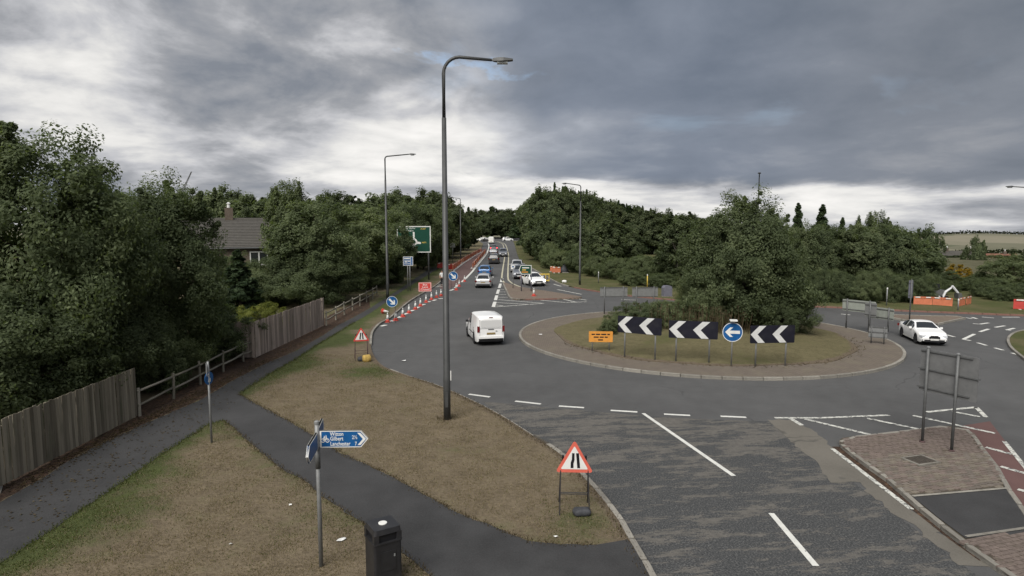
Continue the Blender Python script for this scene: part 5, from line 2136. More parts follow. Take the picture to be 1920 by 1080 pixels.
skin_obj('body', J, Ed, M['skin'], t, 1)
for sx in (-1, 1):
    hb = (sx * .235 + (0 if sx < 0 else -.025), -.14 - (.02 if sx > 0 else 0), .85 + (.02 if sx > 0 else 0))
    for k in range(4):
        x0 = hb[0] + sx * (.012 - .008 * k)
        y0 = hb[1] + .03 - .02 * k
        MB().tube([(x0, y0, hb[2]), (x0 - sx * .005, y0 - .005, hb[2] - .045), (x0 - sx * .02, y0 - .005, hb[2] - .08 + .006 * k)], [.010, .009, .007], 6).build('finger', M['skin'], t, True)
    MB().tube([(hb[0] - sx * .02, hb[1] - .02, hb[2] + .02), (hb[0] - sx * .05, hb[1] - .035, hb[2] - .02)], [.011, .008], 6).build('thumb', M['skin'], t, True)


def puff(r, k):
    return tuple(x + k for x in r) if isinstance(r, tuple) else r + k


sh = [0, 1, 2, 3, 8, 9, 11, 12]
ix = {k: i for i, k in enumerate(sh)}
skin_obj('shirt', [(J[k][0], puff(J[k][1], .022)) for k in sh], [(ix[a], ix[b]) for a, b in Ed if a in ix and b in ix], M['shirt'], t, 1, ix[1])
tr = [0, 14, 15, 16, 18, 19, 20]
ix = {k: i for i, k in enumerate(tr)}
skin_obj('trousers', [((J[k][0][0], J[k][0][1], J[k][0][2] + (.02 if k == 0 else 0)), puff(J[k][1], .026)) for k in tr], [(ix[a], ix[b]) for a, b in Ed if a in ix and b in ix], M['trousers'], t, 1, ix[0])
MB().lathe([(.098, 1.68), (.10, 1.74), (.085, 1.80), (.04, 1.83)], 14).build('hair', M['hair'], t, True)
for k in (17, 21):
    MB().box((J[k][0][0], J[k][0][1] + .03, .035), (.10, .27, .07)).build('shoe', M['black'], t)
MB().box((0, -.105, 1.655), (.025, .03, .04)).build('nose', M['skin'], t)

# ------------------------------------------------------------------ houses


def house(base, rz, L, Wd, eave, ridge, wall, roofm, label, chimneys=(), windows=(), hip=False, rows=14, cat='house'):
    t = thing('house', label, cat, base, rz)
    hw = Wd / 2
    mb = MB()
    mb.v += [(-L / 2, -hw, 0), (L / 2, -hw, 0), (L / 2, hw, 0), (-L / 2, hw, 0), (-L / 2, -hw, eave), (L / 2, -hw, eave), (L / 2, hw, eave), (-L / 2, hw, eave), (-L / 2, 0, ridge - .1), (L / 2, 0, ridge - .1)]
    mb.f += [(0, 1, 5, 4), (1, 2, 6, 9, 5), (2, 3, 7, 6), (3, 0, 4, 8, 7)]
    mb.build('wall', M[wall], t)
    rf = MB()
    ov = .35
    for s in (-1, 1):
        y0, z0 = s * (hw + ov), eave - .15
        for k in range(rows):
            a, b_ = k / rows, (k + 1) / rows
            ya, yb = y0 * (1 - a), y0 * (1 - b_)
            za, zb = z0 + (ridge - z0) * a, z0 + (ridge - z0) * b_
            rf.box((0, (ya + yb) / 2, (za + zb) / 2 + .03), (L + .5, math.hypot(ya - yb, zb - za) * 1.1, .10), Matrix.Rotation(-s * (math.atan2(ridge - z0, hw + ov) - .13), 3, 'X'))
    r = rf.build('roof', M[roofm], t)
    r['kind'] = 'stuff'
    MB().tube([(-L / 2 - .25, 0, ridge + .06), (L / 2 + .25, 0, ridge + .06)], .11, 8).build('ridge', M[roofm], t)
    for s in (-1, 1):
        MB().tube([(-L / 2 - .25, s * (hw + ov), eave - .18), (L / 2 + .25, s * (hw + ov), eave - .18)], .06, 6).build('gutter', M['steel_dark'], t)
    for cx, cz in chimneys:
        c = MB().box((cx, 0, ridge + cz / 2 - .3), (.7, .5, cz + .6)).build('chimney', M['brickwall'], t)
        MB().lathe([(.15, ridge + cz), (.12, ridge + cz + .35), (.2, ridge + cz + .38), (.05, ridge + cz + .5)], 10, (cx, 0, 0)).build('chimney_pot', M['wframe'], c)
    for x, z, w, hh in windows:
        f = MB().box((x, -hw - .02, z), (w, .08, hh)).build('window', M['wframe'], t)
        MB().box((x - w * .24, -hw - .066, z), (w * .40, .02, hh * .84)).build('pane', M['glass'], f)
        MB().box((x + w * .24, -hw - .066, z), (w * .40, .02, hh * .84)).build('pane', M['glass'], f)
        MB().box((x, -hw - .1, z - hh / 2 - .05), (w + .2, .16, .07)).build('sill', M['wframe'], f)
    return t


hb = Vector((ZA(452, 420, 60).x, 60, .1))
zr = ZA(430, 414, 60).z
house(hb, math.radians(22), 9.5, 8, 5.0, zr, 'brickwall', 'rooftile', 'grey-tiled house with a brick chimney among the trees on the left', chimneys=((-1.0, 1.1),), windows=((-3.0, 3.9, 1.5, 1.2), (-3.0, 1.5, 1.6, 1.3), (1.4, 3.9, 1.5, 1.2)), rows=18)
hb2 = Vector((ZA(490, 430, 66).x, 66, .1))
house(hb2, math.radians(-18), 6.5, 6, 4.6, ZA(490, 424, 66).z, 'brickwall', 'rooftile_red', 'lower red-tiled house behind the grey-tiled one', chimneys=((1.0, .7),), rows=14)
hb3 = Vector((ZA(1224, 455, 150).x, 150, -.1))
house(hb3, math.radians(-25), 9, 8, 2.5, ZA(1224, 447, 150).z, 'render', 'rooftile_red', 'red-roofed house glimpsed between the trees right of centre', chimneys=((2, 1.0),), rows=10)
for i, (u, v, Y, rz, L, wl_, rf_, lab) in enumerate(((1762, 485, 175, 15, 9, 'brickwall', 'rooftile', 'long grey-roofed house in the valley under the dark domed tree'), (1800, 484, 185, -10, 10, 'render', 'rooftile', 'pale gabled house in the valley right of the long grey roof'), (1832, 502, 150, 25, 8, 'render', 'rooftile', 'small white house by the orange tree in the valley'), (1862, 489, 190, -20, 11, 'brickwall', 'rooftile_red', 'brown-roofed house in the valley left of the big bush'))):
    q = ZA(u, v, Y)
    house(Vector((q.x, q.y, q.z - 5.2)), math.radians(rz), L, 7, 4.4, 7.2, wl_, rf_, lab, chimneys=((L * .25, .9),), windows=((-L * .3, 3.3, 1.4, 1.1), (L * .05, 3.3, 1.4, 1.1), (L * .3, 3.3, 1.4, 1.1), (-L * .3, 1.3, 1.4, 1.1), (L * .3, 1.3, 1.4, 1.1)), rows=9)

# distant crane jib
Yc = 330
p0, p1 = ZA(336, 372, Yc), ZA(359, 322, Yc)
t = thing('crane', 'distant lattice crane jib rising behind the left tree line', 'crane', (p0.x, p0.y, 0), 0)
o0 = Vector((p0.x, p0.y, 0))
for dx in (-.5, .5):
    MB().tube([p0 - o0 + Vector((dx, 0, 0)), p1 - o0 + Vector((dx * .3, 0, 0))], .16, 5).build('jib_chord', M['steel_dark'], t)
lat = 14
lm = MB()
for k in range(lat):
    a, b_ = k / lat, (k + 1) / lat
    s = 1 if k % 2 else -1
    pa, pb = p0.lerp(p1, a) - o0, p0.lerp(p1, b_) - o0
    lm.tube([pa + Vector((s * .5 * (1 - .7 * a), 0, 0)), pb - Vector((s * .5 * (1 - .7 * b_), 0, 0))], .08, 4)
lm.build('lattice', M['steel_dark'], t)
MB().box(((p0 - o0).x, 0, p0.z / 2), (1.6, 1.6, p0.z)).build('mast', M['steel_dark'], t)

# ------------------------------------------------------------------ trees


def leaf_cloud(name, mat, seed, clumps, per, leaf, squash=1.05, flat=.25):
    """clumps: array (n,4) centre and radius"""
    rng = np.random.default_rng(seed)
    C = np.asarray(clumps)
    n = len(C)
    tot = n * per
    idx = np.repeat(np.arange(n), per)
    d = rng.normal(size=(tot, 3))
    d /= np.linalg.norm(d, axis=1)[:, None]
    r = rng.random(tot) ** .42
    P = C[idx, :3] + d * (r * C[idx, 3])[:, None] * np.array([1, 1, squash])
    cen = np.array([0, 0, C[:, 2].mean()]) if len(C) < 900 else C[idx, :3] - [0, 0, 5]
    ow = P - cen
    ow /= np.linalg.norm(ow, axis=1)[:, None] + 1e-6
    nn = ow * .75 + d * .45 + np.array([0, 0, .45]) + rng.normal(size=(tot, 3)) * .55     # leaves turn to the light
    nn /= np.linalg.norm(nn, axis=1)[:, None]
    a = rng.normal(size=(tot, 3))
    a -= (a * nn).sum(1)[:, None] * nn
    a /= np.linalg.norm(a, axis=1)[:, None]
    b = np.cross(nn, a)
    s = leaf * (.6 + .8 * rng.random(tot))[:, None]
    V = np.empty((tot, 4, 3))
    V[:, 0] = P - a * s
    V[:, 1] = P - b * s * .5
    V[:, 2] = P + a * s
    V[:, 3] = P + b * s * .5
    me = bpy.data.meshes.new(name)
    me.vertices.add(tot * 4)
    me.vertices.foreach_set('co', V.reshape(-1))
    me.loops.add(tot * 4)
    me.loops.foreach_set('vertex_index', np.arange(tot * 4))
    me.polygons.add(tot)
    me.polygons.foreach_set('loop_start', np.arange(0, tot * 4, 4))
    me.update(calc_edges=True)
    ct = rng.random(n)
    tint = np.clip(.55 * ct[idx] + .45 * rng.random(tot), 0, 1)
    at = me.attributes.new('tint', 'FLOAT', 'FACE')
    at.data.foreach_set('value', tint)
    me.materials.append(M[mat])
    return me


def make_proto(kind, seed, leafm, nclump=150, per=150, leaf=.13, bark='bark'):
    """unit tree: height 10, width about W; returns (crown mesh, trunk mesh, width)"""
    rng = np.random.default_rng(seed)
    C = []
    Wd = {'round': 7.0, 'tall': 4.8, 'bush': 13.0, 'pine': 4.6, 'dome': 8.0, 'spiky': 6.4, 'oval': 8.6}[kind]
    lob = [(rng.random() * 6.28, rng.random() * 2 - 1, .5 + rng.random() * .5) for _ in range(7)]
    limbs = []
    if kind in ('round', 'tall', 'bush', 'dome', 'spiky', 'oval'):
        zb = {'round': 1.6, 'tall': 1.0, 'bush': .3, 'dome': .9, 'spiky': .8, 'oval': .2}[kind]
        while len(C) < nclump:
            d = rng.normal(size=3)
            d /= np.linalg.norm(d)
            th = math.atan2(d[1], d[0])
            bulge = 1 + .22 * math.sin(3 * th + lob[0][0]) * math.cos(2.3 * d[2] * 2 + lob[1][0]) + .14 * math.sin(5 * th + 4 * d[2] + lob[2][0])
            rr = (rng.random() ** .33) * bulge
            if rng.random() < .68:
                rr = max(rr, (.78 + .2 * rng.random()) * bulge)
            hz = (9.7 - zb) / 2
            z = zb + hz + d[2] * rr * hz
            f = (z - zb) / (9.7 - zb)
            env = {'round': 1.0, 'tall': 1.0 - .25 * f, 'bush': 1.15 - .35 * f, 'dome': 1.05 - .1 * f, 'spiky': 1.15 - .5 * f, 'oval': 1.18 - .42 * f}[kind]
            x, y = d[0] * rr * Wd / 2 * env, d[1] * rr * Wd / 2 * env
            if z < .25 or z > 10.4:
                continue
            C.append((x, y, z, (.42 + .5 * rng.random()) * {'tall': .7, 'bush': 1.15}.get(kind, .9)))
        # leaders and side sprays that break the outline
        ns = {'round': 16, 'tall': 10, 'bush': 9, 'dome': 6, 'spiky': 18, 'oval': 26}[kind]
        for k in range(ns):
            th = rng.random() * 6.28
            f = .35 + .6 * rng.random()
            e = .95 + .18 * rng.random()
            x, y = math.cos(th) * Wd / 2 * e * (1 - .75 * f ** 2), math.sin(th) * Wd / 2 * e * (1 - .75 * f ** 2)
            z = zb + f * (10.0 - zb)
            for q in range(4):
                g = q / 3
                C.append((x * (1 + .18 * g) + rng.normal() * .12, y * (1 + .18 * g) + rng.normal() * .12, z + g * (.75 if f > .7 else .45) + rng.normal() * .08, .36 - .07 * q))
    else:
        z = 1.2
        while z < 10.2:
            w = max(.42 * (1 - .5 * (z > 9.3)), (10.6 - z) / 9.4 * Wd / 2) * (.7 + .5 * rng.random())
            m = max(4, int(9 * (10.6 - z) / 9.4))
            for k in range(m):
                th = rng.random() * 6.28
                for q in (.45, .9):
                    C.append((math.cos(th) * w * q, math.sin(th) * w * q, z + .1 - .35 * q + rng.normal() * .1, .16 + (.30 * (1 - q) + .22) * (10.8 - z) / 9.4))
            z += .42
        C.append((0, 0, 10.25, .13))
    C = np.array(C)
    crown = leaf_cloud(kind + '_crown', leafm, seed + 100, C, per, leaf)
    tb = MB()
    lean = rng.normal(size=2) * .15
    tb.tube([(0, 0, -.3), (lean[0] * .3, lean[1] * .3, 2.5), (lean[0], lean[1], 5.5), (lean[0] * 1.2, lean[1] * 1.2, 8.6)], [.2, .15, .10, .03], 8)
    pick = rng.choice(len(C), min(26, len(C)), replace=False)
    for k in pick:
        x, y, z, _ = C[k]
        z0 = max(1.0, min(z - .6, 7.5) * (.55 + .2 * rng.random()))
        tb.tube([(lean[0] * z0 / 6, lean[1] * z0 / 6, z0), (x * .5, y * .5, (z0 + z) / 2 + .2), (x, y, z)], [.07, .045, .015], 5, False)
    trunk = tb.mesh('trunk', M[bark], True)
    return crown, trunk, Wd


PROTO = {
    'near1': make_proto('round', 1, 'leaf_a', 430, 240, .074),
    'near2': make_proto('spiky', 2, 'leaf_a', 400, 220, .072),
    'near3': make_proto('bush', 3, 'leaf_b', 480, 210, .10),
    'mid1': make_proto('round', 4, 'leaf_b', 300, 130, .11),
    'mid3': make_proto('dome', 6, 'leaf_c', 320, 130, .115),
    'mid4': make_proto('spiky', 7, 'leaf_b', 300, 130, .11),
    'isl': make_proto('oval', 8, 'leaf_c', 520, 220, .085),
    'dark1': make_proto('round', 9, 'leaf_d', 220, 70, .19),
    'dark2': make_proto('dome', 10, 'leaf_d', 240, 70, .19),
    'pine': make_proto('pine', 11, 'leaf_pine', 0, 70, .2),
    'pine2': make_proto('pine', 12, 'leaf_pine', 0, 90, .15),
    'autumn': make_proto('round', 13, 'leaf_autumn', 90, 90, .18),
    'lime': make_proto('bush', 14, 'leaf_lime', 160, 130, .13),
    'shrub': make_proto('bush', 15, 'leaf_c', 260, 150, .13),
    'birch': make_proto('tall', 16, 'leaf_c', 200, 110, .13, 'birch'),
}
RT = random.Random(77)


def tree(proto, u, vt, wpx, Y, label, name='tree', group=None, cat='tree', zb=.05, depth=None, u_is_x=False):
    crown, trunk, Wd = PROTO[proto]
    if u < 745 and Y < 100 and name != 'roadside_tree':
        dn = (960 - u) / 1200 - (1.05 if name == 'bush' else .85) * wpx / 2400
        Y = max(Y, (13.9 if u < 500 else 13.1) / dn)
    top = ZA(u, vt, Y)
    h = max(.6, top.z - zb)
    w = wpx * Y / 1200
    if Y > 70 and zb > -1:
        if u > 945 and u < 1300:
            top.x = max(top.x, lerp_tab([(70, 7.5), (76, 5.6), (86, 4.6), (99, 3.4), (115, 1.9), (137, 1.5), (240, .8), (265, -40), (400, -40)], Y) + 1.2 + .42 * w)
        elif u < 945:
            top.x = min(top.x, lerp_tab([(70, -12.5), (90, -11.5), (110, -10.8), (140, -10.3), (240, -11), (265, 60), (400, 60)], Y) - (.42 * w if name != 'roadside_tree' else .15 * w))
    t = thing(name, label, cat, (top.x, Y, zb), RT.uniform(0, 6.28), group)
    sx = w / Wd
    t.scale = (sx, sx * RT.uniform(.9, 1.1), h / 10.2)
    c = put('crown', crown, t)
    alt = {'near3': ('leaf_b', 'leaf_b', 'leaf_a', 'leaf_c'), 'mid1': ('leaf_b', 'leaf_c', 'leaf_a'), 'mid3': ('leaf_c', 'leaf_b'), 'mid4': ('leaf_b', 'leaf_c', 'leaf_a'), 'dark1': ('leaf_d', 'leaf_d', 'leaf_a', 'leaf_b'), 'dark2': ('leaf_d', 'leaf_d', 'leaf_b', 'leaf_a')}.get(proto)
    if alt:
        c.material_slots[0].link = 'OBJECT'
        c.material_slots[0].material = M[RT.choice(alt)]
    put('trunk', trunk, t)
    return t


# left side, near the path
tree('near1', 62, 243, 330, 23.5, 'tallest broad tree at the left edge behind the dark fence')
tree('near3', -60, 520, 420, 19.5, 'dense dark bush overhanging the board fence at the left edge', 'bush', cat='bush')
tree('near2', 300, 322, 205, 28, 'pointed dark tree right of the tallest left tree')
tree('near3', 150, 520, 330, 22.5, 'low spreading dark bush behind the middle of the dark fence', 'bush', cat='bush')
tree('mid1', 195, 405, 200, 30, 'rounded dark tree between the two tallest left trees')
tree('shrub', 355, 560, 210, 26.5, 'light green shrub leaning over the two-rail fence', 'shrub', cat='shrub')
tree('near3', 260, 590, 190, 24.5, 'dark shrub at the end of the weathered board fence', 'shrub', cat='shrub')
tree('near3', 410, 600, 110, 30, 'small shrub behind the far end of the two-rail fence', 'shrub', cat='shrub')
tree('lime', 492, 568, 120, 37, 'bright lime green bush showing above the pale board fence', 'bush', cat='bush')
tree('pine2', 445, 470, 115, 45, 'dark green garden conifer in front of the grey-tiled house', cat='conifer')
tree('near3', 560, 470, 220, 45, 'broad olive bush behind the pale board fence', 'bush', cat='bush')
tree('mid4', 545, 340, 110, 58, 'slim tree poking above the tree line left of the green sign')
tree('mid1', 590, 370, 150, 56, 'rounded tree behind the pale fence, second from the slim tree')
tree('mid3', 655, 395, 170, 52, 'light olive tree at the edge of the footpath before the first far lamp')
tree('near3', 660, 490, 130, 47, 'leafy bush hanging over the far two-rail fence', 'bush', cat='bush')
tree('mid1', 715, 385, 130, 62, 'tree directly behind the first far lamp column')
tree('mid1', 733, 415, 84, 74, 'tree covering the left part of the green map sign', name='roadside_tree')
tree('near3', 715, 505, 70, 60, 'bush at the bend of the footpath beside the far lamp', 'bush', cat='bush')
tree('shrub', 752, 455, 34, 74, 'small light shrub in front of the green map sign', 'shrub', cat='shrub')
tree('mid4', 398, 470, 60, 50, 'slim tree half covering the left gable of the grey-tiled house')
tree('mid3', 440, 478, 80, 53, 'rounded garden tree hiding the wall of the grey-tiled house')
tree('shrub', 470, 500, 90, 52, 'light shrub in front of the house wall right of the garden conifer', 'shrub', cat='shrub')
tree('dark1', 470, 392, 90, 78, 'dark tree behind the red-tiled house')
tree('dark2', 415, 430, 90, 74, 'low dark tree behind the chimney of the grey-tiled house')
GL = 'roadside trees on the left of the road ahead'
for i, (pr, u, vt, w, Y) in enumerate((('mid1', 770, 378, 100, 92), ('mid3', 800, 385, 95, 98), ('mid1', 825, 380, 90, 110), ('mid3', 846, 390, 80, 122), ('dark1', 862, 386, 80, 140), ('dark2', 878, 390, 70, 160), ('dark1', 892, 396, 60, 185), ('mid4', 820, 420, 60, 96), ('dark2', 840, 440, 60, 105), ('dark1', 868, 430, 50, 128))):
    tree(pr, u, vt, w, Y, '%s roadside tree left of the barriers, counted from the green map sign' % ORD[i], group=GL)
GF = 'trees of the far wood on the left skyline'
for i in range(26):
    u = 150 + i * 27 + RT.uniform(-8, 8)
    tree(RT.choice(('dark1', 'dark2', 'dark1')), u, 368 + 12 * math.sin(i * 1.7) - (8 if 320 < u < 500 else 0) + RT.uniform(-3, 5), RT.uniform(75, 110), RT.uniform(120, 150), 'rounded tree of the far wood along the left skyline', group=GF)
for i in range(11):
    u = 690 + i * 21
    tree('pine', u, 371 + i * 2.2 + RT.uniform(-4, 5), RT.uniform(22, 34), RT.uniform(150, 190), 'spiky conifer on the skyline left of the road end', group='conifers on the left skyline', cat='conifer')
GE = 'dark trees closing the far end of the road'
for i, (u, vt, w, Y) in enumerate(((885, 398, 60, 290), (903, 392, 50, 285), (922, 388, 50, 300), (940, 390, 50, 290), (958, 392, 50, 285), (976, 388, 50, 260), (912, 402, 40, 275), (948, 405, 40, 275))):
    tree(RT.choice(('dark1', 'dark2', 'pine')), u, vt, w, Y, 'dark tree closing the view at the far end of the road', group=GE)
# wood on the right of the road
GW = 'trees of the dark wood right of the road'
W_top = [(955, 388), (985, 368), (1010, 355), (1040, 349), (1075, 356), (1110, 364), (1140, 376), (1175, 384), (1210, 392), (1245, 400), (1290, 405), (1340, 408)]
for i in range(40):
    u = 958 + i * 9.6 + RT.uniform(-5, 5)
    vt = lerp_tab(W_top, u) + RT.uniform(-2, 7)
    tree(RT.choice(('dark1', 'dark2', 'dark1', 'dark2', 'pine')) if i % 3 else 'dark2', u, vt, RT.uniform(55, 85), RT.uniform(125, 170) if u < 1100 else RT.uniform(130, 190), 'dark rounded tree in the wood right of the road', group=GW)
for i in range(13):
    u = 1040 + i * 15
    tree('pine', u, lerp_tab(W_top, u) - 2 + RT.uniform(-3, 4), RT.uniform(20, 30), RT.uniform(150, 175), 'conifer tip standing out of the dark wood right of the road', group='conifers of the dark wood', cat='conifer')
for i in range(14):
    u = 962 + i * 13
    tree(RT.choice(('dark2', 'mid3', 'dark1')), u, 415 + RT.uniform(-20, 20), RT.uniform(50, 75), RT.uniform(106, 122), 'lower tree at the front edge of the dark wood', group='front edge of the dark wood')
GB = 'bushes along the far verge'
for i, (pr, u, vt, w, Y) in enumerate((('shrub', 1003, 455, 40, 100), ('near3', 1020, 465, 50, 98), ('shrub', 1055, 470, 60, 96), ('near3', 1090, 462, 65, 90), ('near3', 1120, 478, 60, 84), ('shrub', 1160, 482, 80, 80), ('near3', 1205, 478, 85, 78), ('near3', 1255, 485, 80, 76), ('near3', 1185, 505, 60, 72), ('near3', 1240, 512, 60, 70))):
    tree(pr, u, vt, w, Y, '%s olive bush along the far verge, counted from the end of the road' % ORD[i], 'bush', GB, 'bush')
tree('birch', 1140, 402, 78, 86, 'pale green birch standing in front of the dark wood')
tree('birch', 1180, 420, 60, 90, 'second paler tree just right of the birch')
tree('birch', 1275, 395, 85, 72, 'drooping light tree behind the left flank of the roundabout tree')
tree('mid4', 1320, 425, 90, 70, 'tree between the drooping light tree and the roundabout tree')
# roundabout
tb = G(1408, 623, .2)
ti = tree('isl', 1398, 366, 200, tb.y, 'large dense tree in the middle of the roundabout', zb=.35)
tree('near3', 1470, 545, 110, tb.y - 1.0, 'low leafy bush at the right foot of the roundabout tree', 'bush', cat='bush', zb=.3)
tree('near3', 1330, 500, 130, tb.y + .3, 'low leafy bush at the left foot of the roundabout tree', 'bush', cat='bush', zb=.3)
tree('isl', 1360, 440, 120, tb.y + 1.2, 'second stem of foliage at the left of the roundabout tree', zb=.3)
tree('isl', 1450, 415, 115, tb.y + 1.5, 'second stem of foliage at the right of the roundabout tree', zb=.3)
for u, vt, w, dy, lab in ((1165, 585, 70, 0, 'leftmost bramble clump behind the first chevron board'), (1205, 566, 110, .6, 'bramble clump rising behind the gap of the left boards'), (1255, 562, 110, .8, 'taller bramble clump beside the roundabout tree'), (1300, 560, 90, .2, 'bramble clump behind the middle chevron board'), (1140, 603, 36, -1.2, 'small low weed clump beside the orange notice')):
    tree('shrub', u, vt, w, 39.6 + dy, lab, 'bramble', cat='bramble', zb=.3)
# hedge trees on the right
GR = 'trees of the tall hedge on the right'
H_top = [(1500, 430), (1540, 425), (1600, 432), (1650, 430), (1690, 440), (1725, 448)]
for i in range(18):
    u = 1475 + i * 14.5 + RT.uniform(-4, 4)
    tree(RT.choice(('mid1', 'mid4', 'mid3', 'dark1')), u, lerp_tab(H_top, u) + RT.uniform(-12, 12), RT.uniform(75, 105), RT.uniform(60, 70), 'tree in the tall dark hedge behind the far verge', group=GR)
for i, (u, vt, w, lab) in enumerate(((1497, 383, 74, 'conifer top nearest the roundabout tree above the right hedge'), (1543, 386, 80, 'sharpest conifer top above the right hedge'), (1580, 410, 56, 'short conifer top right of the sharpest one'))):
    tree('pine2', u, vt, w, 66, lab, cat='conifer')
tree('birch', 1606, 408, 36, 70, 'thin pale-topped tree above the right hedge')
tree('mid4', 1645, 397, 66, 68, 'feathery tree rising above the right end of the hedge')
for i in range(12):
    u = 1545 + i * 16
    tree('near3', u, 512 + RT.uniform(-12, 12), RT.uniform(48, 70), 57.5 + RT.uniform(-1, 1), 'dark shrub at the foot of the right hedge', 'shrub', 'shrubs at the foot of the right hedge', 'shrub')
tree('dark2', 1738, 424, 62, 120, 'dark dome-shaped tree on the skyline left of the fields', zb=-8)
tree('dark2', 1690, 428, 60, 110, 'broad dark tree merging into the hedge end on the skyline', zb=-6)
tree('dark1', 1660, 425, 70, 105, 'dark tree behind the feathery hedge tree', zb=-5)
tree('dark2', 1832, 443, 44, 130, 'dark upright tree standing in front of the pale fields', zb=-10)
GV = 'dark shrubs behind the right verge'
for i, (u, vt, w, Y) in enumerate(((1718, 500, 70, 62), (1745, 512, 60, 63), (1772, 524, 55, 66), (1800, 530, 50, 68), (1826, 518, 60, 66), (1846, 528, 50, 61), (1735, 530, 50, 62), (1885, 535, 60, 58), (1918, 530, 60, 58))):
    tree('near3', u, vt, w, Y, '%s dark shrub from the left behind the right-hand barriers' % ORDW(i), 'shrub', GV, 'shrub', zb=-.1)
tree('autumn', 1797, 496, 44, 78, 'orange autumn tree behind the digger', zb=-.6)
tree('mid1', 1768, 505, 60, 74, 'green tree left of the orange autumn tree', zb=-.5)
tree('mid3', 1845, 515, 80, 82, 'dark tree right of the orange autumn tree', zb=-1.2)
tree('mid3', 1900, 478, 110, 66, 'big rounded olive bush at the right edge', zb=-.3)
tree('near3', 1868, 520, 70, 62, 'bush in front of the big rounded one at the right edge', 'bush', cat='bush')
tree('dark1', 1935, 470, 90, 95, 'dark tree cut by the right edge behind the olive bush', zb=-3)
for i in range(14):
    u = 1735 + i * 15
    Y = 150 + RT.uniform(-25, 45)
    q = ZA(u, 500, Y)
    tree(RT.choice(('dark1', 'dark2')), u, 487 + RT.uniform(-8, 12), RT.uniform(26, 40), Y, 'small dark tree among the valley houses', group='trees among the valley houses', zb=land(q.x, Y))

# hedgerows and skyline on the far hillside
def hedge_line(pts, h, name, label, seed):
    rng = np.random.default_rng(seed)
    C = []
    for (x0, y0), (x1, y1) in zip(pts[:-1], pts[1:]):
        n = int(math.hypot(x1 - x0, y1 - y0) / (h * .55))
        for k in range(n):
            x, y = x0 + (x1 - x0) * k / n + rng.normal() * .6, y0 + (y1 - y0) * k / n + rng.normal() * .6
            hh = h * (.6 + .7 * rng.random())
            C.append((x, y, land(x, y) + hh * .45, hh * .6))
    o = put(name, leaf_cloud(name, 'treeline', seed, np.array(C), 14, h * .32))
    return tag(o, label, 'hedgerow', None, 'stuff')


hedge_line([(330, 520), (480, 560)], 4.5, 'hedgerow', 'dark hedge line crossing the pale hillside fields, lowest', 1)
hedge_line([(380, 660), (640, 690)], 5, 'hedgerow', 'dark hedge line across the middle of the hillside fields', 2)
hedge_line([(480, 860), (800, 900)], 6, 'hedgerow', 'dark hedge line high on the hillside fields', 3)
hedge_line([(600, 1490), (1500, 1500)], 6, 'far_wood', 'thin dark tree line on the crest of the far fields', 4)

# ------------------------------------------------------------------ dead stalks on the roundabout, weeds, litter
def stalks(name, label, spots, seed, h=1.3, mat='stalk', count=30, spread=.35, r=.010, kind=None):
    rng = np.random.default_rng(seed)
    mb = MB()
    for x, y, z in spots:
        for k in range(count):
            bx, by = x + rng.normal() * spread, y + rng.normal() * spread
            hh = h * (.6 + .6 * rng.random())
            lx, ly = rng.normal() * .12, rng.normal() * .12
            a = rng.random() * 3.14
            w = r * (1 + rng.random())
            dx, dy = math.cos(a) * w, math.sin(a) * w
            mb.quad((bx - dx, by - dy, z), (bx + dx, by + dy, z), (bx + lx + dx * .4, by + ly + dy * .4, z + hh), (bx + lx - dx * .4, by + ly - dy * .4, z + hh))
            if rng.random() < .6:
                tx, ty, tz = bx + lx * .9, by + ly * .9, z + hh * .95
                s = (.02 + .03 * rng.random()) * min(1, h)
                mb.quad((tx - s, ty, tz - s), (tx + s, ty, tz - s * .3), (tx + s, ty, tz + s * 1.6), (tx - s, ty, tz + s))
    me = mb.mesh(name, M[mat])
    at = me.attributes.new('tint', 'FLOAT', 'FACE')
    at.data.foreach_set('value', rng.random(len(me.polygons)))
    return tag(put(name, me), label, 'plants', None, 'stuff')


sp_ = []
for u, v in ((1200, 622), (1225, 625), (1250, 628), (1275, 630), (1300, 632), (1325, 633), (1345, 634), (1362, 634), (1384, 634)):
    g = G(u, v, .3)
    sp_.append((g.x, g.y, isl_z(g.x, g.y)))
stalks('dead_stalks', 'dead brown dock and grass stalks behind the chevron boards', sp_, 3, 1.35, count=26, spread=.5, r=.014)
wd = []
for a in range(60):
    th = math.radians(200 + a * 2.6)
    rr_ = RR - 2.3
    wd.append((RC.x + rr_ * math.cos(th), RC.y + rr_ * math.sin(th), .13))
stalks('edge_weeds', 'low brown weeds along the rim of the roundabout grass', wd, 4, .09, 'stalk', 7, .22, .010)
q = G(838, 786, .1)
stalks('lamp_weeds', 'dry weeds around the foot of the near lamp column', [(q.x, q.y, .1)], 5, .14, 'stalk', 70, .2, .006)


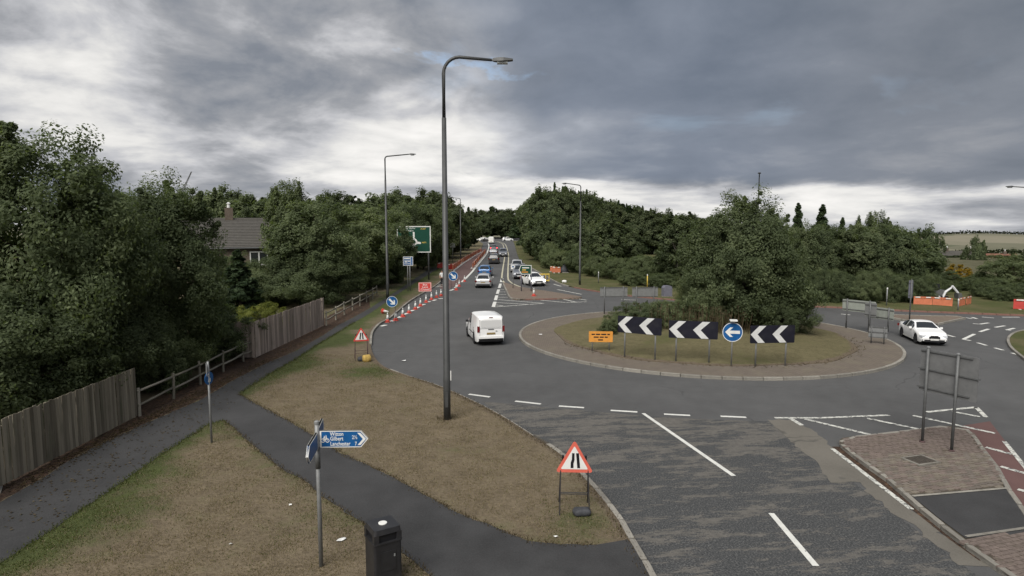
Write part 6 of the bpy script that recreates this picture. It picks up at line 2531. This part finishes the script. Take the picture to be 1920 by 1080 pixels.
def tufts(name, label, pts, seed, mat, per_m=70, h=.06, spread=.06, z=.1):
    rng = np.random.default_rng(seed)
    V, n = [], 0
    for p, q in zip(pts[:-1], pts[1:]):
        L = (q - p).length
        if p.y > 45 or p.y < 8:
            continue
        m = int(L * per_m)
        for k in range(m):
            c = p.lerp(q, rng.random())
            x, y = c.x + rng.normal() * spread, c.y + rng.normal() * spread
            a, hh = rng.random() * 3.14, h * (.5 + rng.random())
            w = .012
            lx, ly = rng.normal() * .03, rng.normal() * .03
            V.append([(x - math.cos(a) * w, y - math.sin(a) * w, z), (x + math.cos(a) * w, y + math.sin(a) * w, z), (x + lx, y + ly, z + hh)])
    mb = MB()
    for k, tri in enumerate(V):
        mb.v += tri
        mb.f.append((3 * k, 3 * k + 1, 3 * k + 2))
    me = mb.mesh(name, M[mat])
    at = me.attributes.new('tint', 'FLOAT', 'FACE')
    at.data.foreach_set('value', rng.random(len(me.polygons)))
    return tag(put(name, me), label, 'grass', None, 'stuff')


def pip(X, Y, poly):
    ins = np.zeros(len(X), bool)
    n = len(poly)
    for i in range(n):
        a, b = poly[i], poly[(i + 1) % n]
        if abs(a.y - b.y) < 1e-9:
            continue
        c = ((a.y > Y) != (b.y > Y)) & (X < (b.x - a.x) * (Y - a.y) / (b.y - a.y) + a.x)
        ins ^= c
    return ins


def verge_blades():
    rng = np.random.default_rng(21)
    n = 420000
    X = rng.uniform(-13.5, 5.5, n)
    Y = 8 + (34 - 8) * rng.random(n) ** 1.6
    main = p_l + list(reversed(p_r2)) + [G(470, 752, .1), G(440, 772, .1)] + list(reversed(p_r))
    br = b_u[:-1] + gl([(1177, 1012), (1207, 1052), (1262, 1152), (1330, 1260)], .1) + [Vector((4.4, 3.5, 0))] + list(reversed(b_l))
    vg = [Vector((p.x - .1, p.y, 0)) for p in kl] + [Vector((-60, 200, 0)), Vector((-60, -30, 0)), Vector((-10, -30, 0)), Vector((4.1, 4.5, 0))]
    left = p_l + [Vector((-60, 80, 0)), Vector((-60, -20, 0))]
    ok = pip(X, Y, vg) & ~pip(X, Y, main) & ~pip(X, Y, br) & ~pip(X, Y, left)
    patch = np.sin(X * 3.1 + 2 * np.sin(Y * 1.7)) * np.sin(Y * 2.3 + X * .8)
    ok &= rng.random(n) < .55 + .45 * patch
    X, Y = X[ok], Y[ok]
    return X, Y


def blades(name, label, X, Y, mat, seed, h):
    rng = np.random.default_rng(seed)
    n = len(X)
    a = rng.random(n) * 3.1416
    w = .006 + .006 * rng.random(n)
    hh = h * (.45 + .9 * rng.random(n))
    lx, ly = rng.normal(size=n) * .022, rng.normal(size=n) * .022
    V = np.empty((n, 3, 3))
    V[:, 0] = np.c_[X - np.cos(a) * w, Y - np.sin(a) * w, np.full(n, .098)]
    V[:, 1] = np.c_[X + np.cos(a) * w, Y + np.sin(a) * w, np.full(n, .098)]
    V[:, 2] = np.c_[X + lx, Y + ly, .1 + hh]
    me = bpy.data.meshes.new(name)
    me.vertices.add(n * 3)
    me.vertices.foreach_set('co', V.reshape(-1))
    me.loops.add(n * 3)
    me.loops.foreach_set('vertex_index', np.arange(n * 3))
    me.polygons.add(n)
    me.polygons.foreach_set('loop_start', np.arange(0, n * 3, 3))
    me.update(calc_edges=True)
    at = me.attributes.new('tint', 'FLOAT', 'FACE')
    at.data.foreach_set('value', rng.random(n))
    me.materials.append(M[mat])
    return tag(put(name, me), label, 'grass', None, 'stuff')


def seg_dist(X, Y, pts):
    A = np.array([(p.x, p.y) for p in pts])
    best = np.full(len(X), 1e9)
    for (ax_, ay_), (bx_, by_) in zip(A[:-1], A[1:]):
        dx_, dy_ = bx_ - ax_, by_ - ay_
        q = max(dx_ * dx_ + dy_ * dy_, 1e-9)
        t_ = np.clip(((X - ax_) * dx_ + (Y - ay_) * dy_) / q, 0, 1)
        best = np.minimum(best, np.hypot(X - ax_ - t_ * dx_, Y - ay_ - t_ * dy_))
    return best


def lush_np(X, Y):
    a = .5 * np.exp(-(seg_dist(X, Y, p_r) / .7) ** 2) + .5 * np.exp(-(seg_dist(X, Y, p_r2) / .9) ** 2) + .2 * np.exp(-(seg_dist(X, Y, b_l) / .5) ** 2)
    for g, r_, k_ in GREENS:
        a += k_ * np.exp(-((X - g.x) ** 2 + (Y - g.y) ** 2) / r_ ** 2)
    return a


bx_, by_ = verge_blades()
lu_ = lush_np(bx_, by_)
gsel = np.random.default_rng(3).random(len(bx_)) < np.clip(lu_ * 1.3 + .05, 0, .85)
blades('verge_grass', 'short dry straw-coloured grass on the near verges', bx_[~gsel], by_[~gsel], 'straw', 31, .035)
blades('verge_grass', 'short green grass along the path edges', bx_[gsel], by_[gsel], 'blade', 32, .045)
tufts('edge_grass', 'green grass fringe along the near right edge of the footpath', p_r, 6, 'blade', 110, .06, .07)
tufts('edge_grass', 'green grass fringe along the right edge of the footpath beyond the fork', p_r2, 16, 'blade', 110, .06, .07)
tufts('edge_grass', 'dry grass fringe along the upper edge of the branch path', b_u[:-1], 7, 'stalk', 100, .05, .06)
tufts('edge_grass', 'dry grass fringe along the lower edge of the branch path', b_l, 8, 'stalk', 100, .05, .06)
tufts('kerb_grass', 'dry grass growing over the near kerb', [p + Vector((-.12, 0, 0)) for p in kl[5:60]], 9, 'stalk', 70, .05, .08)


def leaf_litter(name, label, pts, seed, n, spread, mat='stalk'):
    rng = np.random.default_rng(seed)
    A = [p for p in pts]
    C = []
    mb = MB()
    for k in range(n):
        i = rng.integers(0, len(A) - 1)
        c = A[i].lerp(A[i + 1], rng.random())
        x, y = c.x + rng.normal() * spread, c.y + rng.normal() * spread * .6
        s, a = .02 + .03 * rng.random(), rng.random() * 6.28
        ca, sa = math.cos(a) * s, math.sin(a) * s
        z = .112 + rng.random() * .02
        mb.quad((x - ca, y - sa, z), (x + sa * .6, y - ca * .6, z + rng.random() * .02), (x + ca, y + sa, z), (x - sa * .6, y + ca * .6, z + rng.random() * .02))
    me = mb.mesh(name, M[mat])
    at = me.attributes.new('tint', 'FLOAT', 'FACE')
    at.data.foreach_set('value', rng.random(len(me.polygons)) * .8)
    return tag(put(name, me), label, 'leaves', None, 'stuff')


mid_l = [(a + b) / 2 for a, b in zip(gl([(19, 917), (132, 856), (196, 824), (259, 790), (330, 757), (390, 727), (449, 698), (500, 674), (600, 622)], .1), gl([(40, 918), (132, 860), (200, 826), (262, 796), (330, 765), (390, 735), (449, 704), (505, 676), (602, 626)], .1))]
leaf_litter('fallen_leaves', 'fallen brown leaves along the foot of the fences', mid_l, 10, 2600, .22)

leaf_litter('path_litter', 'scattered leaves and grit on the main footpath', gl([(40, 985), (150, 905), (260, 840), (360, 778), (450, 720), (560, 665), (650, 612)], .1), 12, 700, .55)
rl = random.Random(9)
for i, (u, v, s, lab) in enumerate(((640, 1013, .10, 'white crumpled wrapper on the grass left of the litter bin'), (1042, 1008, .05, 'scrap of white litter on the verge below the near triangle sign'), (1013, 627.5, .12, 'scrap of white paper on the roundabout apron'), (432, 1022, .04, 'scrap of white litter on the dry grass at bottom left'), (757, 677, .12, 'pale scrap lying on the road right of the yellow sandbag'), (1012, 628, 0, ''), (545, 948, .03, 'tiny pale scrap beside the branch path'))):
    if not s:
        continue
    p = G(u, v, .11 if v > 690 or u < 700 else .02)
    if u == 1013:
        p = G(u, v, .13)
    mb = MB()
    n = 7
    ring_ = [(s * (1 + .5 * rl.random()) * math.cos(6.28 * k / n), s * .5 * (1 + .5 * rl.random()) * math.sin(6.28 * k / n), .01 + .04 * rl.random()) for k in range(n)]
    mb.v += ring_ + [(0, 0, .05)]
    for k in range(n):
        mb.f.append((k, (k + 1) % n, n))
    tag(mb.build('litter_scrap', M['litter'], None, False, p, rl.random()), lab, 'litter')
